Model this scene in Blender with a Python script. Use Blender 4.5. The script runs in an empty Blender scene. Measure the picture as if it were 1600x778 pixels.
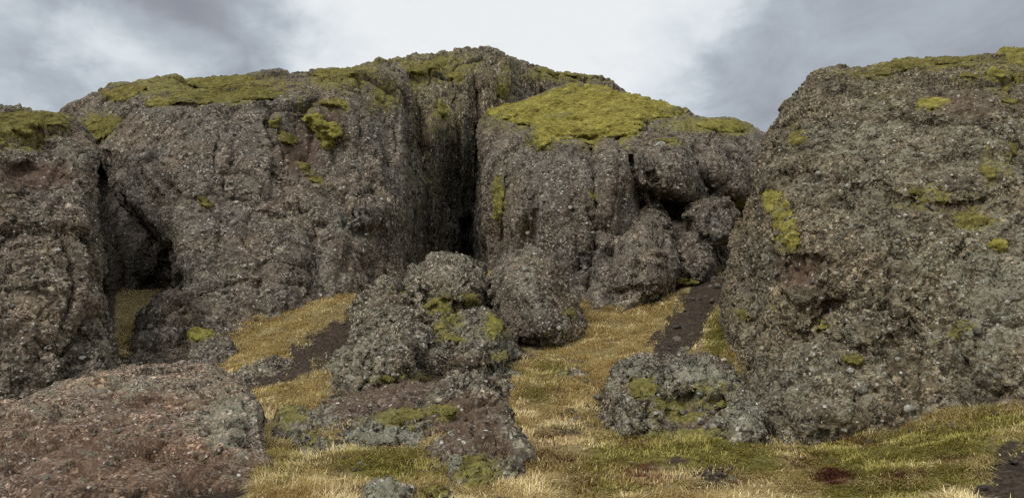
import bpy, math, random
import numpy as np
from mathutils import Vector

random.seed(7)
rng = np.random.default_rng(7)
S = bpy.context.scene
R = math.radians

# ------------------------------------------------------------------ camera
FPX = 1256.0                      # focal length in photo pixels (photo 1600 x 778)
CX, CY, CAMZ = 800.0, 389.0, 1.7
PITCH = math.atan((580 - CY) / FPX)
cam_d = bpy.data.cameras.new('camera')
cam = bpy.data.objects.new('camera', cam_d)
S.collection.objects.link(cam)
cam.location = (0, 0, CAMZ)
cam.rotation_euler = (math.pi / 2 + PITCH, 0, 0)
cam_d.sensor_width = 36
cam_d.lens = 36 * FPX / 1600
cam_d.clip_start, cam_d.clip_end = 0.1, 3000
S.camera = cam
S.render.resolution_x, S.render.resolution_y = 1024, 497

# ------------------------------------------------------------------ exposure
S.view_settings.view_transform = 'Standard'
S.view_settings.look = 'None'
S.view_settings.exposure = 0.0
S.view_settings.gamma = 1.0
S.view_settings.use_curve_mapping = False
S.cycles.max_bounces = 6
S.cycles.diffuse_bounces = 3
S.cycles.use_denoising = False

# ------------------------------------------------------------------ sun and sky
SUN_EL, SUN_AZ = R(46), R(-140)    # azimuth measured from +Y towards +X: upper left, behind the viewer
sun_d = bpy.data.lights.new('sun', 'SUN')
sun_d.energy = 2.1
sun_d.angle = R(25)
sun_d.color = (1.0, 0.965, 0.91)
sun = bpy.data.objects.new('sun', sun_d)
S.collection.objects.link(sun)
sd = Vector((math.sin(SUN_AZ) * math.cos(SUN_EL), math.cos(SUN_AZ) * math.cos(SUN_EL), math.sin(SUN_EL)))
sun.rotation_euler = (-sd).to_track_quat('-Z', 'Y').to_euler()


def ray(px, py):
    """direction of a photo pixel, scaled so that its Y is 1"""
    px = np.asarray(px, float); py = np.asarray(py, float)
    a = (px - CX) / FPX; b = (CY - py) / FPX
    c, s = math.cos(PITCH), math.sin(PITCH)
    Y = c - b * s
    return np.stack([a / Y, np.ones_like(a), (s + b * c) / Y], -1)


def at(px, py, d):
    v = ray(px, py) * np.asarray(d, float)[..., None]
    v[..., 2] += CAMZ
    return v


def project(P):
    x, y, z = P[..., 0], P[..., 1], P[..., 2] - CAMZ
    c, s = math.cos(PITCH), math.sin(PITCH)
    dep = np.maximum(y * c + z * s, 1e-3)
    return CX + FPX * x / dep, CY - FPX * (-y * s + z * c) / dep


class NT:
    """small node-tree writer"""
    def __init__(self, tree):
        self.t = tree
        tree.nodes.clear()

    def n(self, kind, props=None, **ins):
        nd = self.t.nodes.new(kind)
        for k, v in (props or {}).items():
            setattr(nd, k, v)
        for k, v in ins.items():
            self.put(nd, k, v)
        return nd

    def put(self, nd, k, v):
        sock = nd.inputs[int(k[1:])] if k[0] == '_' and k[1:].isdigit() else nd.inputs[k.replace('_', ' ')]
        if isinstance(v, bpy.types.NodeSocket):
            self.t.links.new(v, sock)
        elif isinstance(v, bpy.types.Node):
            self.t.links.new(v.outputs[0], sock)
        else:
            sock.default_value = v

    def math(self, op, a, b=0.0, c=0.0, clamp=False):
        nd = self.n('ShaderNodeMath', {'operation': op, 'use_clamp': clamp})
        self.put(nd, '_0', a); self.put(nd, '_1', b)
        if op in ('MULTIPLY_ADD', 'SMOOTH_MIN', 'SMOOTH_MAX'):
            self.put(nd, '_2', c)
        return nd.outputs[0]

    def vmath(self, op, a, b=None, scale=None):
        nd = self.n('ShaderNodeVectorMath', {'operation': op})
        self.put(nd, '_0', a)
        if b is not None:
            self.put(nd, '_1', b)
        if scale is not None:
            self.put(nd, 'Scale', scale)
        return nd

    def ramp(self, fac, stops, interp='LINEAR'):
        nd = self.n('ShaderNodeValToRGB')
        cr = nd.color_ramp
        cr.interpolation = interp
        while len(cr.elements) < len(stops):
            cr.elements.new(0.5)
        for e, (p, col) in zip(cr.elements, stops):
            e.position = p
            e.color = (*col, 1) if len(col) == 3 else col
        self.put(nd, 'Fac', fac)
        return nd.outputs[0]

    def smooth(self, v, lo, hi, a=0.0, b=1.0):
        nd = self.n('ShaderNodeMapRange', {'interpolation_type': 'SMOOTHSTEP'})
        for i, q in enumerate((v, lo, hi, a, b)):
            self.put(nd, '_%d' % i, q)
        return nd.outputs[0]

    def mix(self, fac, a, b, blend='MIX'):
        nd = self.n('ShaderNodeMix', {'data_type': 'RGBA', 'blend_type': blend})
        self.put(nd, '_0', fac); self.put(nd, '_6', a); self.put(nd, '_7', b)
        return nd.outputs[2]

    def noise(self, vec, scale, detail=4.0, rough=0.55, dist=0.0):
        nd = self.n('ShaderNodeTexNoise', Vector=vec, Scale=scale, Detail=detail, Roughness=rough, Distortion=dist)
        return nd.outputs[0]

    def vor(self, vec, scale, feature='F1', rnd=1.0, smooth=None):
        nd = self.n('ShaderNodeTexVoronoi', {'feature': feature}, Vector=vec, Scale=scale, Randomness=rnd)
        if smooth is not None:
            nd.inputs['Smoothness'].default_value = smooth
        return nd


def c3(r, g, b):
    return (r, g, b, 1.0)


W = bpy.data.worlds.new('World')
S.world = W
W.use_nodes = True
w = NT(W.node_tree)
tc = w.n('ShaderNodeTexCoord')
dirv = tc.outputs['Generated']
sky = w.n('ShaderNodeTexSky', {'sky_type': 'NISHITA', 'sun_disc': False, 'sun_elevation': SUN_EL, 'sun_rotation': SUN_AZ})
sep = w.n('ShaderNodeSeparateXYZ', Vector=dirv)
up = sep.outputs['Z']
# clouds: layered noise on the direction, stretched sideways as a cloud deck seen from below
den = w.math('ADD', w.math('MAXIMUM', up, 0.0), 0.35)
deck = w.n('ShaderNodeCombineXYZ', X=w.math('DIVIDE', sep.outputs['X'], den), Y=w.math('DIVIDE', sep.outputs['Y'], den), Z=0.0)
n1 = w.noise(deck, 2.8, 8.0, 0.58, 0.5)
n2 = w.noise(deck, 6.0, 8.0, 0.6, 0.6)
wob = w.n('ShaderNodeTexNoise', Vector=deck, Scale=2.6, Detail=7.0, Roughness=0.6)
wobv = w.vmath('SCALE', w.vmath('SUBTRACT', wob.outputs['Color'], (0.5, 0.5, 0.5)).outputs[0], scale=0.30).outputs[0]
dw = w.vmath('NORMALIZE', w.vmath('ADD', dirv, wobv).outputs[0]).outputs[0]


def blob(px, py, r_in, r_out):
    """soft patch of sky round a direction (angles in degrees)"""
    d = ray(px, py); d = d / np.linalg.norm(d)
    dot = w.vmath('DOT_PRODUCT', dw, tuple(d)).outputs['Value']
    return w.smooth(dot, math.cos(R(r_out)), math.cos(R(r_in)))


light = w.math('MULTIPLY_ADD', n1, 0.62, 0.12)
light = w.math('MULTIPLY_ADD', w.math('SUBTRACT', n2, 0.5), 0.55, light)
for (px, py, a, b, amt) in [(780, 0, 2, 22, 0.42), (600, 70, 1, 10, 0.22), (960, 50, 1, 9, 0.22), (235, 110, 0.5, 6, 0.42), (20, 130, 0.5, 7, 0.26), (40, -10, 1, 6, 0.14),
                            (370, 50, 1, 8, -0.20), (170, 50, 1, 8, -0.20), (1500, 0, 6, 26, -0.03), (1190, 150, 2, 12, -0.03), (60, 40, 1, 7, -0.12)]:
    light = w.math('MULTIPLY_ADD', blob(px, py, a, b), amt, light)
# extra sky brightness added overhead and behind the viewer to lift the rock faces
light = w.math('ADD', light, w.smooth(up, 0.40, 0.9, 0.0, 0.40))
light = w.math('ADD', light, w.smooth(sep.outputs['Y'], 0.1, -0.5, 0.0, 0.38))
cloud = w.ramp(light, [(0.0, (2.3, 2.5, 2.8)), (0.32, (3.3, 3.52, 3.88)), (0.55, (4.6, 5.05, 5.6)), (0.8, (7.4, 7.9, 8.25)), (1.0, (8.9, 9.1, 9.2))])
veil = w.mix(0.93, sky.outputs[0], cloud)
bg = w.n('ShaderNodeBackground', Color=veil, Strength=0.1)
w.n('ShaderNodeOutputWorld', Surface=bg)

# ------------------------------------------------------------------ numpy noise
_perm = np.random.default_rng(3).permutation(256).astype(np.int32)
_perm = np.concatenate([_perm, _perm, _perm])
_g = np.random.default_rng(4).normal(size=(256, 3)).astype(np.float32)
_g /= np.linalg.norm(_g, axis=1, keepdims=True)


def perlin(P):
    P = np.asarray(P, np.float32)
    i = np.floor(P).astype(np.int32)
    f = P - i
    i &= 255
    u = f * f * f * (f * (f * 6 - 15) + 10)
    out = 0
    for dx in (0, 1):
        wx = u[:, 0] if dx else 1 - u[:, 0]
        a = _perm[(i[:, 0] + dx) & 255]
        for dy in (0, 1):
            wy = wx * (u[:, 1] if dy else 1 - u[:, 1])
            b = _perm[a + ((i[:, 1] + dy) & 255)]
            for dz in (0, 1):
                h = _perm[b + ((i[:, 2] + dz) & 255)]
                g = _g[h]
                d = g[:, 0] * (f[:, 0] - dx) + g[:, 1] * (f[:, 1] - dy) + g[:, 2] * (f[:, 2] - dz)
                out = out + wy * (u[:, 2] if dz else 1 - u[:, 2]) * d
    return out * 1.5


def fbm(P, scale, octaves=4, gain=0.5, lac=2.03, ridged=False, billow=False, off=0.0):
    P = np.asarray(P, np.float32) * scale + off
    amp, tot, out = 1.0, 0.0, 0.0
    for k in range(octaves):
        v = perlin(P + k * 17.3)
        if ridged:
            v = 1 - 2 * np.abs(v)
        elif billow:
            v = 2 * np.abs(v) - 0.5
        out = out + amp * v
        tot += amp
        amp *= gain
        P = P * lac
    return out / tot


def facets(P, scale, seed=0):
    """broken-rock relief: tilted planes that meet at sharp edges, with a crack value near the joints"""
    Q = np.asarray(P, np.float32) * np.asarray(scale, np.float32) + seed * 5.17
    Q = Q + .22 * np.stack([perlin(Q * 1.3 + 9), perlin(Q * 1.3 + 31), perlin(Q * 1.3 + 57)], 1)
    i = np.floor(Q).astype(np.int32)
    b1 = np.full(len(Q), 9e9, np.float32); b2 = b1.copy(); bh = np.zeros(len(Q), np.int32); bc = np.zeros_like(Q)
    for o in np.ndindex(3, 3, 3):
        c = i + np.array(o, np.int32) - 1
        h = _perm[_perm[_perm[c[:, 0] & 255] + (c[:, 1] & 255)] + (c[:, 2] & 255)]
        ctr = c + .5 + .55 * _g[h]
        d = ((Q - ctr) ** 2).sum(1)
        m = d < b1
        b2 = np.where(m, b1, np.minimum(b2, d))
        b1 = np.where(m, d, b1); bh[m] = h[m]; bc[m] = ctr[m]
    tilt = ((Q - bc) * _g[(bh + 77) & 255]).sum(1) * 1.1 + _g[(bh + 19) & 255, 0] * .45
    crack = np.sqrt(b2) - np.sqrt(b1)
    return tilt - .55 * np.exp(-(crack / .07) ** 2)


def tps(ctrl, vals, smooth=1e-3):
    """thin plate spline through 2D control points"""
    C = np.asarray(ctrl, float); v = np.asarray(vals, float)
    m = C.mean(0); sc = C.std() + 1e-9
    Cn = (C - m) / sc
    n = len(C)

    def U(r2):
        return 0.5 * r2 * np.log(r2 + 1e-12)
    K = U(((Cn[:, None] - Cn[None]) ** 2).sum(-1)) + smooth * np.eye(n)
    Pm = np.hstack([np.ones((n, 1)), Cn])
    A = np.zeros((n + 3, n + 3))
    A[:n, :n] = K; A[:n, n:] = Pm; A[n:, :n] = Pm.T
    sol = np.linalg.lstsq(A, np.concatenate([v, np.zeros(3)]), rcond=1e-9)[0]

    def f(Q):
        Q = (np.asarray(Q, float) - m) / sc
        out = sol[n] + Q @ sol[n + 1:]
        for k in range(n):
            out = out + sol[k] * U(((Q - Cn[k]) ** 2).sum(-1))
        return out
    return f


def seg_dist(P, A, B):
    d = B - A
    t = np.clip(((P - A) @ d) / max(d @ d, 1e-9), 0, 1)
    Q = A + t[:, None] * d
    return np.hypot(*(P - Q).T), Q


def line_dist(P, pts):
    pts = np.asarray(pts, float)
    best = np.full(len(P), 1e9)
    for a, b in zip(pts[:-1], pts[1:]):
        best = np.minimum(best, seg_dist(P, a, b)[0])
    return best


def poly_sdf(P, poly):
    """signed distance (positive inside) and nearest outline point"""
    poly = np.asarray(poly, float)
    best = np.full(len(P), 1e18); near = np.zeros((len(P), 2)); inside = np.zeros(len(P), bool)
    x, y = P[:, 0], P[:, 1]
    for a, b in zip(poly, np.roll(poly, -1, 0)):
        d, q = seg_dist(P, a, b)
        m = d < best
        best[m] = d[m]; near[m] = q[m]
        if a[1] != b[1]:
            inside ^= ((a[1] > y) != (b[1] > y)) & (x < (b[0] - a[0]) * (y - a[1]) / (b[1] - a[1]) + a[0])
    return np.where(inside, best, -best), near


def rough_outline(poly, amp, step, seed):
    poly = np.asarray(poly, float)
    out = []
    for a, b in zip(poly, np.roll(poly, -1, 0)):
        n = max(1, int(np.hypot(*(b - a)) / step))
        for k in range(n):
            out.append(a + (b - a) * k / n)
    out = np.array(out)
    for _ in range(2):
        out = 0.5 * out + 0.25 * (np.roll(out, 1, 0) + np.roll(out, -1, 0))
    q = np.column_stack([out / (step * 4), np.full(len(out), seed * 7.31)])
    out[:, 0] += amp * 1.6 * fbm(q, 1.0, 3, off=3.1)
    out[:, 1] += amp * 1.6 * fbm(q, 1.0, 3, off=51.7)
    return out


def sstep(x, lo, hi):
    t = np.clip((x - lo) / (hi - lo), 0, 1)
    return t * t * (3 - 2 * t)


# ------------------------------------------------------------------ solids
def shell(poly, depth, edge=40, round_m=2.0, thick=4.0, step=5, feats=(), wob=3.0, seed=1):
    """closed solid whose silhouette is the outline; depth(Q) gives metres along the ground; front rounds away near the outline"""
    poly = rough_outline(poly, wob, 9, seed)
    x0, y0 = poly.min(0) - step; x1, y1 = poly.max(0) + step
    nx, ny = int((x1 - x0) / step) + 2, int((y1 - y0) / step) + 2
    gx, gy = np.meshgrid(x0 + np.arange(nx) * step, y0 + np.arange(ny) * step)
    Q = np.column_stack([gx.ravel(), gy.ravel()])
    sdf, near = poly_sdf(Q, poly)
    ins = (sdf > 0).reshape(ny, nx)
    cell = ins[:-1, :-1] | ins[1:, :-1] | ins[:-1, 1:] | ins[1:, 1:]
    outm = sdf <= 0
    Q[outm] = near[outm]
    sdf = np.maximum(sdf, 0)
    close = (sdf > 0) & (sdf < step * 0.3)
    t = np.clip(sdf / edge, 0, 1)
    prof = np.sqrt(np.clip(1 - (1 - t) ** 2, 0, 1))
    base = depth(Q)
    D = base + round_m * (1 - prof)
    for f in feats:
        if f[0] == 'groove':           # polyline, width px, depth m
            D += f[3] * np.exp(-line_dist(Q, f[1]) / (f[2] * .8)) * np.minimum(1, sdf / 12)
        elif f[0] == 'dent':           # polygon, edge px, depth m (negative = boss)
            s, _ = poly_sdf(Q, rough_outline(f[1], 4, 9, seed + 5))
            D += f[3] * sstep(s, -f[2], f[2]) * np.minimum(1, sdf / 12)
        elif f[0] == 'bump':           # cx, cy, rx, ry, height m
            r = np.sqrt(((Q[:, 0] - f[1]) / f[3 - 0]) ** 2 + ((Q[:, 1] - f[2]) / f[4]) ** 2)
            D -= f[5] * np.sqrt(np.clip(1 - r * r, 0, 1)) * np.minimum(1, sdf / 12)
    back = base + round_m + thick * prof + 0.02
    Vf = at(Q[:, 0], Q[:, 1], D)
    Vb = at(Q[:, 0], Q[:, 1], np.maximum(back, D + 0.05))
    idx = np.arange(nx * ny).reshape(ny, nx)
    cy, cx = np.nonzero(cell)
    a, b, c, d = idx[cy, cx], idx[cy, cx + 1], idx[cy + 1, cx + 1], idx[cy + 1, cx]
    N = nx * ny
    back_id = np.arange(N) + N
    back_id[outm] = np.arange(N)[outm]          # welded along the outline
    front_f = np.stack([a, d, c, b], 1)
    back_f = back_id[np.stack([a, b, c, d], 1)]
    return np.vstack([Vf, Vb]), np.vstack([front_f, back_f])


def mesh_from(name, V, F):
    me = bpy.data.meshes.new(name)
    V = np.ascontiguousarray(V, np.float32)
    F = np.ascontiguousarray(F, np.int32)
    me.vertices.add(len(V)); me.vertices.foreach_set('co', V.ravel())
    k = F.shape[1]
    me.loops.add(F.size); me.loops.foreach_set('vertex_index', F.ravel())
    me.polygons.add(len(F)); me.polygons.foreach_set('loop_start', np.arange(0, F.size, k, dtype=np.int32))
    me.update(calc_edges=True); me.validate()
    return me


def remesh(shells, voxel):
    V, F, o = [], [], 0
    for v, f in shells:
        V.append(v); F.append(f + o); o += len(v)
    V, F = np.vstack(V), np.vstack(F)
    used = np.unique(F)
    mp = np.zeros(len(V), np.int64); mp[used] = np.arange(len(used))
    me = mesh_from('tmp', V[used], mp[F])
    ob = bpy.data.objects.new('tmp', me); S.collection.objects.link(ob)
    m = ob.modifiers.new('r', 'REMESH'); m.mode = 'VOXEL'; m.voxel_size = voxel; m.adaptivity = 0
    dg = bpy.context.evaluated_depsgraph_get(); dg.update()
    out = bpy.data.meshes.new_from_object(ob.evaluated_get(dg))
    bpy.data.objects.remove(ob); bpy.data.meshes.remove(me)
    return out


def coords(me):
    a = np.empty(len(me.vertices) * 3, np.float32); me.vertices.foreach_get('co', a)
    return a.reshape(-1, 3)


def normals(me):
    a = np.empty(len(me.vertices) * 3, np.float32); me.vertex_normals.foreach_get('vector', a)
    return a.reshape(-1, 3)


def place(name, me, mat, label, cat, group=None, kind=None, attrs=None, smooth=True):
    """links a mesh as one object whose origin is at its base"""
    V = coords(me)
    base = np.array([(V[:, 0].min() + V[:, 0].max()) / 2, (V[:, 1].min() + V[:, 1].max()) / 2, V[:, 2].min()], np.float32)
    me.vertices.foreach_set('co', (V - base).ravel())
    for k, v in (attrs or {}).items():
        at_ = me.attributes.new(k, 'FLOAT_COLOR', 'POINT')
        at_.data.foreach_set('color', np.ascontiguousarray(v, np.float32).ravel())
    me.materials.clear(); me.materials.append(mat)
    if smooth:
        me.polygons.foreach_set('use_smooth', np.ones(len(me.polygons), bool))
    me.update()
    me.name = name
    ob = bpy.data.objects.new(name, me); S.collection.objects.link(ob)
    ob.location = base.tolist()
    if label: ob['label'] = label
    if cat: ob['category'] = cat
    if group: ob['group'] = group
    if kind: ob['kind'] = kind
    return ob


# depth maps of what has been built, so that moss and stones sit on real surfaces
ZC = 4
ZX0, ZY0, ZW, ZH = -300, -60, 2200 // ZC, 1000 // ZC
ZB = {}
ROCK = {}


def ground_at(x, y):
    """height of the finished ground sheet"""
    i = np.clip(np.searchsorted(gx, x) - 1, 0, len(gx) - 2); j = np.clip(np.searchsorted(gy, y) - 1, 0, len(gy) - 2)
    u = (x - gx[i]) / (gx[i + 1] - gx[i]); v = (y - gy[j]) / (gy[j + 1] - gy[j])
    Zg = Z.reshape(len(gy), len(gx))
    return (Zg[j, i] * (1 - u) + Zg[j, i + 1] * u) * (1 - v) + (Zg[j + 1, i] * (1 - u) + Zg[j + 1, i + 1] * u) * v


def zsplat(P):
    px, py = project(P)
    i = ((px - ZX0) / ZC).astype(int); j = ((py - ZY0) / ZC).astype(int)
    ok = (i >= 0) & (i < ZW) & (j >= 0) & (j < ZH)
    z = np.full(ZW * ZH, np.inf)
    np.minimum.at(z, j[ok] * ZW + i[ok], P[ok, 1])
    return z.reshape(ZH, ZW)


def zfill(z, n=14):
    z = z.copy()
    for _ in range(n):
        bad = ~np.isfinite(z)
        if not bad.any(): break
        acc = np.zeros_like(z); cnt = np.zeros_like(z)
        p = np.pad(z, 1, constant_values=np.inf)
        for dy in (0, 1, 2):
            for dx in (0, 1, 2):
                q = p[dy:dy + ZH, dx:dx + ZW]
                f = np.isfinite(q)
                acc[f] += q[f]; cnt[f] += 1
        m = bad & (cnt > 0)
        z[m] = acc[m] / cnt[m]
    return z


def zblur(z, n=2):
    for _ in range(n):
        p = np.pad(z, 1, mode='edge')
        z = (p[1:-1, 1:-1] * 2 + p[:-2, 1:-1] + p[2:, 1:-1] + p[1:-1, :-2] + p[1:-1, 2:]) / 6
    return z


def zdepth(z, Q):
    fx = np.clip((Q[:, 0] - ZX0) / ZC - 0.5, 0, ZW - 1.001); fy = np.clip((Q[:, 1] - ZY0) / ZC - 0.5, 0, ZH - 1.001)
    i = fx.astype(int); j = fy.astype(int); u = fx - i; v = fy - j
    return (z[j, i] * (1 - u) + z[j, i + 1] * u) * (1 - v) + (z[j + 1, i] * (1 - u) + z[j + 1, i + 1] * u) * v


# ------------------------------------------------------------------ materials
def rock_material(name, k=1.0, brown=0.35, lichen=0.4, green=0.0, amp=1.0, flute=False, fleck=0.5, tone=1.0, kd=None, tint=(1, 1, 1), spread=1.0):
    """volcanic breccia: dark matrix crowded with grey and pale clasts, lichen crusts, rusty soil and moss from the 'mask' attribute"""
    m = bpy.data.materials.new(name); m.use_nodes = True
    m.displacement_method = 'BOTH'
    t = NT(m.node_tree)
    kd = kd or k * .62
    geo = t.n('ShaderNodeNewGeometry')
    P = geo.outputs['Position']
    if flute:
        P = t.vmath('MULTIPLY', P, (1.5, 1.5, 0.55)).outputs[0]
    wn = t.n('ShaderNodeTexNoise', Vector=P, Scale=2.2 * k, Detail=3.0)
    Pd = t.vmath('ADD', P, t.vmath('SCALE', t.vmath('SUBTRACT', wn.outputs['Color'], (0.5, 0.5, 0.5)).outputs[0], scale=0.30 / k).outputs[0]).outputs[0]
    mask = t.n('ShaderNodeVertexColor', {'layer_name': 'mask'})
    ms = t.n('ShaderNodeSeparateColor', Color=mask.outputs['Color'])
    rust, lich, wet_shade, moss = ms.outputs[0], ms.outputs[1], ms.outputs[2], mask.outputs['Alpha']
    # clasts at three sizes
    v2 = t.vor(Pd, 6.0 * k); v3 = t.vor(P, 14.0 * k)
    sel = t.noise(P, 1.3 * k, 3.0)
    col2 = t.n('ShaderNodeSeparateColor', Color=v2.outputs['Color'])
    col3 = t.n('ShaderNodeSeparateColor', Color=v3.outputs['Color'])
    q = tone * 1.72
    stops = [(0.0, (.018 * q, .016 * q, .0135 * q)), (0.35, (.046 * q, .041 * q, .035 * q)), (0.65, (.102 * q, .092 * q, .079 * q)), (0.86, tuple(q * (v + (x - v) * spread) for x, v in zip((.20, .187, .165), (.11, .10, .086)))), (1.0, tuple(q * (v + (x - v) * spread) for x, v in zip((.37, .355, .32), (.13, .118, .10))))]
    cA = t.ramp(col2.outputs[0], stops)
    cB = t.ramp(col3.outputs[0], stops)
    c = t.mix(t.smooth(sel, 0.42, 0.66), cB, cA)
    v0 = t.vor(Pd, 2.7 * k)
    col0 = t.n('ShaderNodeSeparateColor', Color=v0.outputs['Color'])
    big = t.math('MULTIPLY', t.smooth(col0.outputs[1], .66, .70), t.smooth(v0.outputs['Distance'], .42, .34))
    c = t.mix(big, c, t.ramp(col0.outputs[0], stops))
    plain = t.smooth(t.noise(P, 0.8 * k, 5.0, .65), .50, .64)
    c = t.mix(t.math('MULTIPLY', plain, .65), c, c3(.085 * q, .077 * q, .066 * q))
    c = t.mix(1.0, c, c3(*tint), 'MULTIPLY')
    stk = t.noise(t.vmath('MULTIPLY', P, (1.6, 1.6, .16)).outputs[0], 1.0, 6.0, .62)
    c = t.mix(.8, c, t.ramp(stk, [(.30, (.50, .49, .48)), (.48, (.95, .95, .95)), (.66, (1.28, 1.27, 1.25))]), 'MULTIPLY')
    g = t.noise(P, 34 * k, 4.0, 0.65)
    c = t.mix(0.75, c, t.ramp(g, [(0.25, (.45, .43, .42)), (0.55, (1, 1, 1)), (0.8, (1.55, 1.55, 1.5))]), 'MULTIPLY')
    # big colour drift: browner and greyer areas
    drift = t.noise(P, 0.35, 5.0, 0.6)
    c = t.mix(t.math('MULTIPLY', t.smooth(drift, 0.35, 0.68), brown), c, t.mix(1.0, c, c3(1.15, 0.91, 0.70), 'MULTIPLY'))
    drift2 = t.noise(P, 0.9, 5.0, 0.6)
    c = t.mix(1.0, c, t.ramp(drift2, [(0.3, (.66, .66, .66)), (0.5, (1, 1, 1)), (0.72, (1.3, 1.3, 1.28))]), 'MULTIPLY')
    # rusty soil
    rn = t.noise(P, 3.0 * k, 5.0, 0.65)
    soil = t.ramp(t.noise(P, 11 * k, 4.0), [(0.3, (.048, .028, .019)), (0.6, (.115, .067, .044)), (0.8, (.21, .138, .098))])
    rf = t.smooth(t.math('ADD', rust, t.math('MULTIPLY', t.math('SUBTRACT', rn, 0.5), 1.3)), 0.35, 0.75)
    c = t.mix(t.math('MULTIPLY', rf, 0.75), c, soil)
    # lichen: crusty pale grey-green blotches
    ln = t.noise(P, 1.7 * k, 6.0, 0.68)
    ld = t.vor(Pd, 9.0 * k)
    lf = t.smooth(t.math('ADD', t.math('MULTIPLY_ADD', lich, 0.30, t.math('MULTIPLY', ln, 1.0)), t.math('MULTIPLY_ADD', ld.outputs['Distance'], -0.28, t.math('MULTIPLY', t.math('SUBTRACT', t.noise(P, 15.0 * k, 4.0, 0.6), 0.5), 0.55))), 0.55 - 0.10 * lichen, 0.66 - 0.10 * lichen)
    lcol = t.mix(t.noise(P, 5.0 * k, 3.0), c3(.18, .175, .115), c3(.40, .39, .295))
    lcol = t.mix(0.8, lcol, t.ramp(g, [(0.25, (.4, .4, .4)), (0.55, (1, 1, 1)), (0.8, (1.5, 1.5, 1.5))]), 'MULTIPLY')
    c = t.mix(t.math('MULTIPLY', lf, min(1.0, 0.35 + 0.5 * lichen)), c, lcol)
    # pale flecks: scattered white stones and lichen spots
    vf = t.vor(Pd, 6.2 * k)
    vfc = t.n('ShaderNodeSeparateColor', Color=vf.outputs['Color'])
    ff = t.math('MULTIPLY', t.smooth(vfc.outputs[1], 0.95 - 0.14 * fleck, 0.96), t.smooth(vf.outputs['Distance'], 0.40, 0.28))
    c = t.mix(t.math('MULTIPLY', ff, t.math('MULTIPLY_ADD', vfc.outputs[2], 0.75, 0.25)), c, c3(.66, .645, .60))
    # damp dark staining, plus shade painted into recesses and under overhangs
    c = t.mix(t.math('MULTIPLY', t.smooth(t.math('ADD', wet_shade, t.math('MULTIPLY', t.math('SUBTRACT', rn, 0.5), 0.8)), 0.3, 0.8), 0.8), c, t.mix(1.0, c, c3(.34, .33, .34), 'MULTIPLY'))
    # thin moss on ledges and where the mask says so
    nz = t.n('ShaderNodeSeparateXYZ', Vector=geo.outputs['Normal']).outputs['Z']
    mn = t.noise(P, 2.1 * k, 6.0, 0.7)
    mf = t.smooth(t.math('ADD', t.math('ADD', t.math('MULTIPLY', moss, 0.75), t.math('MULTIPLY', t.math('MAXIMUM', nz, 0.0), 0.22 + green)), t.math('MULTIPLY', t.math('SUBTRACT', mn, 0.5), 1.6)), 0.52, 0.70)
    mcol = t.ramp(t.noise(P, 6.0 * k, 5.0, .65), [(0.3, (.050, .040, .014)), (0.5, (.15, .130, .032)), (0.7, (.32, .285, .075))])
    c = t.mix(t.math('MULTIPLY', mf, 0.9), c, mcol)
    bs = t.n('ShaderNodeBsdfPrincipled', Base_Color=c, Roughness=t.math('MULTIPLY_ADD', wet_shade, -0.25, 0.9))
    bs.inputs['Specular IOR Level'].default_value = 0.25
    # displacement: lumps, clasts and grit
    w1 = t.vor(Pd, 2.0 * kd); w2 = t.vor(Pd, 5.5 * kd)
    h = t.math('MULTIPLY', t.math('SUBTRACT', 0.45, w1.outputs['Distance']), 0.15 / kd * amp)
    h = t.math('MULTIPLY_ADD', t.math('SUBTRACT', 0.4, w2.outputs['Distance']), 0.095 / kd * amp, h)
    h = t.math('MULTIPLY_ADD', t.math('SUBTRACT', 0.4, v2.outputs['Distance']), 0.085 / k * amp, h)
    h = t.math('MULTIPLY_ADD', t.math('SUBTRACT', 0.4, v3.outputs['Distance']), 0.048 / k * amp, h)
    h = t.math('MULTIPLY_ADD', t.math('SUBTRACT', t.noise(P, 5.0 * k, 6.0, 0.7), 0.5), 0.18 / k * amp, h)
    h = t.math('MULTIPLY_ADD', big, 0.05 / k * amp, h)
    h = t.math('MULTIPLY', h, t.math('MULTIPLY_ADD', t.math('MAXIMUM', t.math('MAXIMUM', rf, mf), t.math('MULTIPLY', plain, .8)), -0.6, 1.0))
    dsp = t.n('ShaderNodeDisplacement', Height=h, Midlevel=0.0, Scale=1.0)
    t.n('ShaderNodeOutputMaterial', Surface=bs, Displacement=dsp)
    return m


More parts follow.
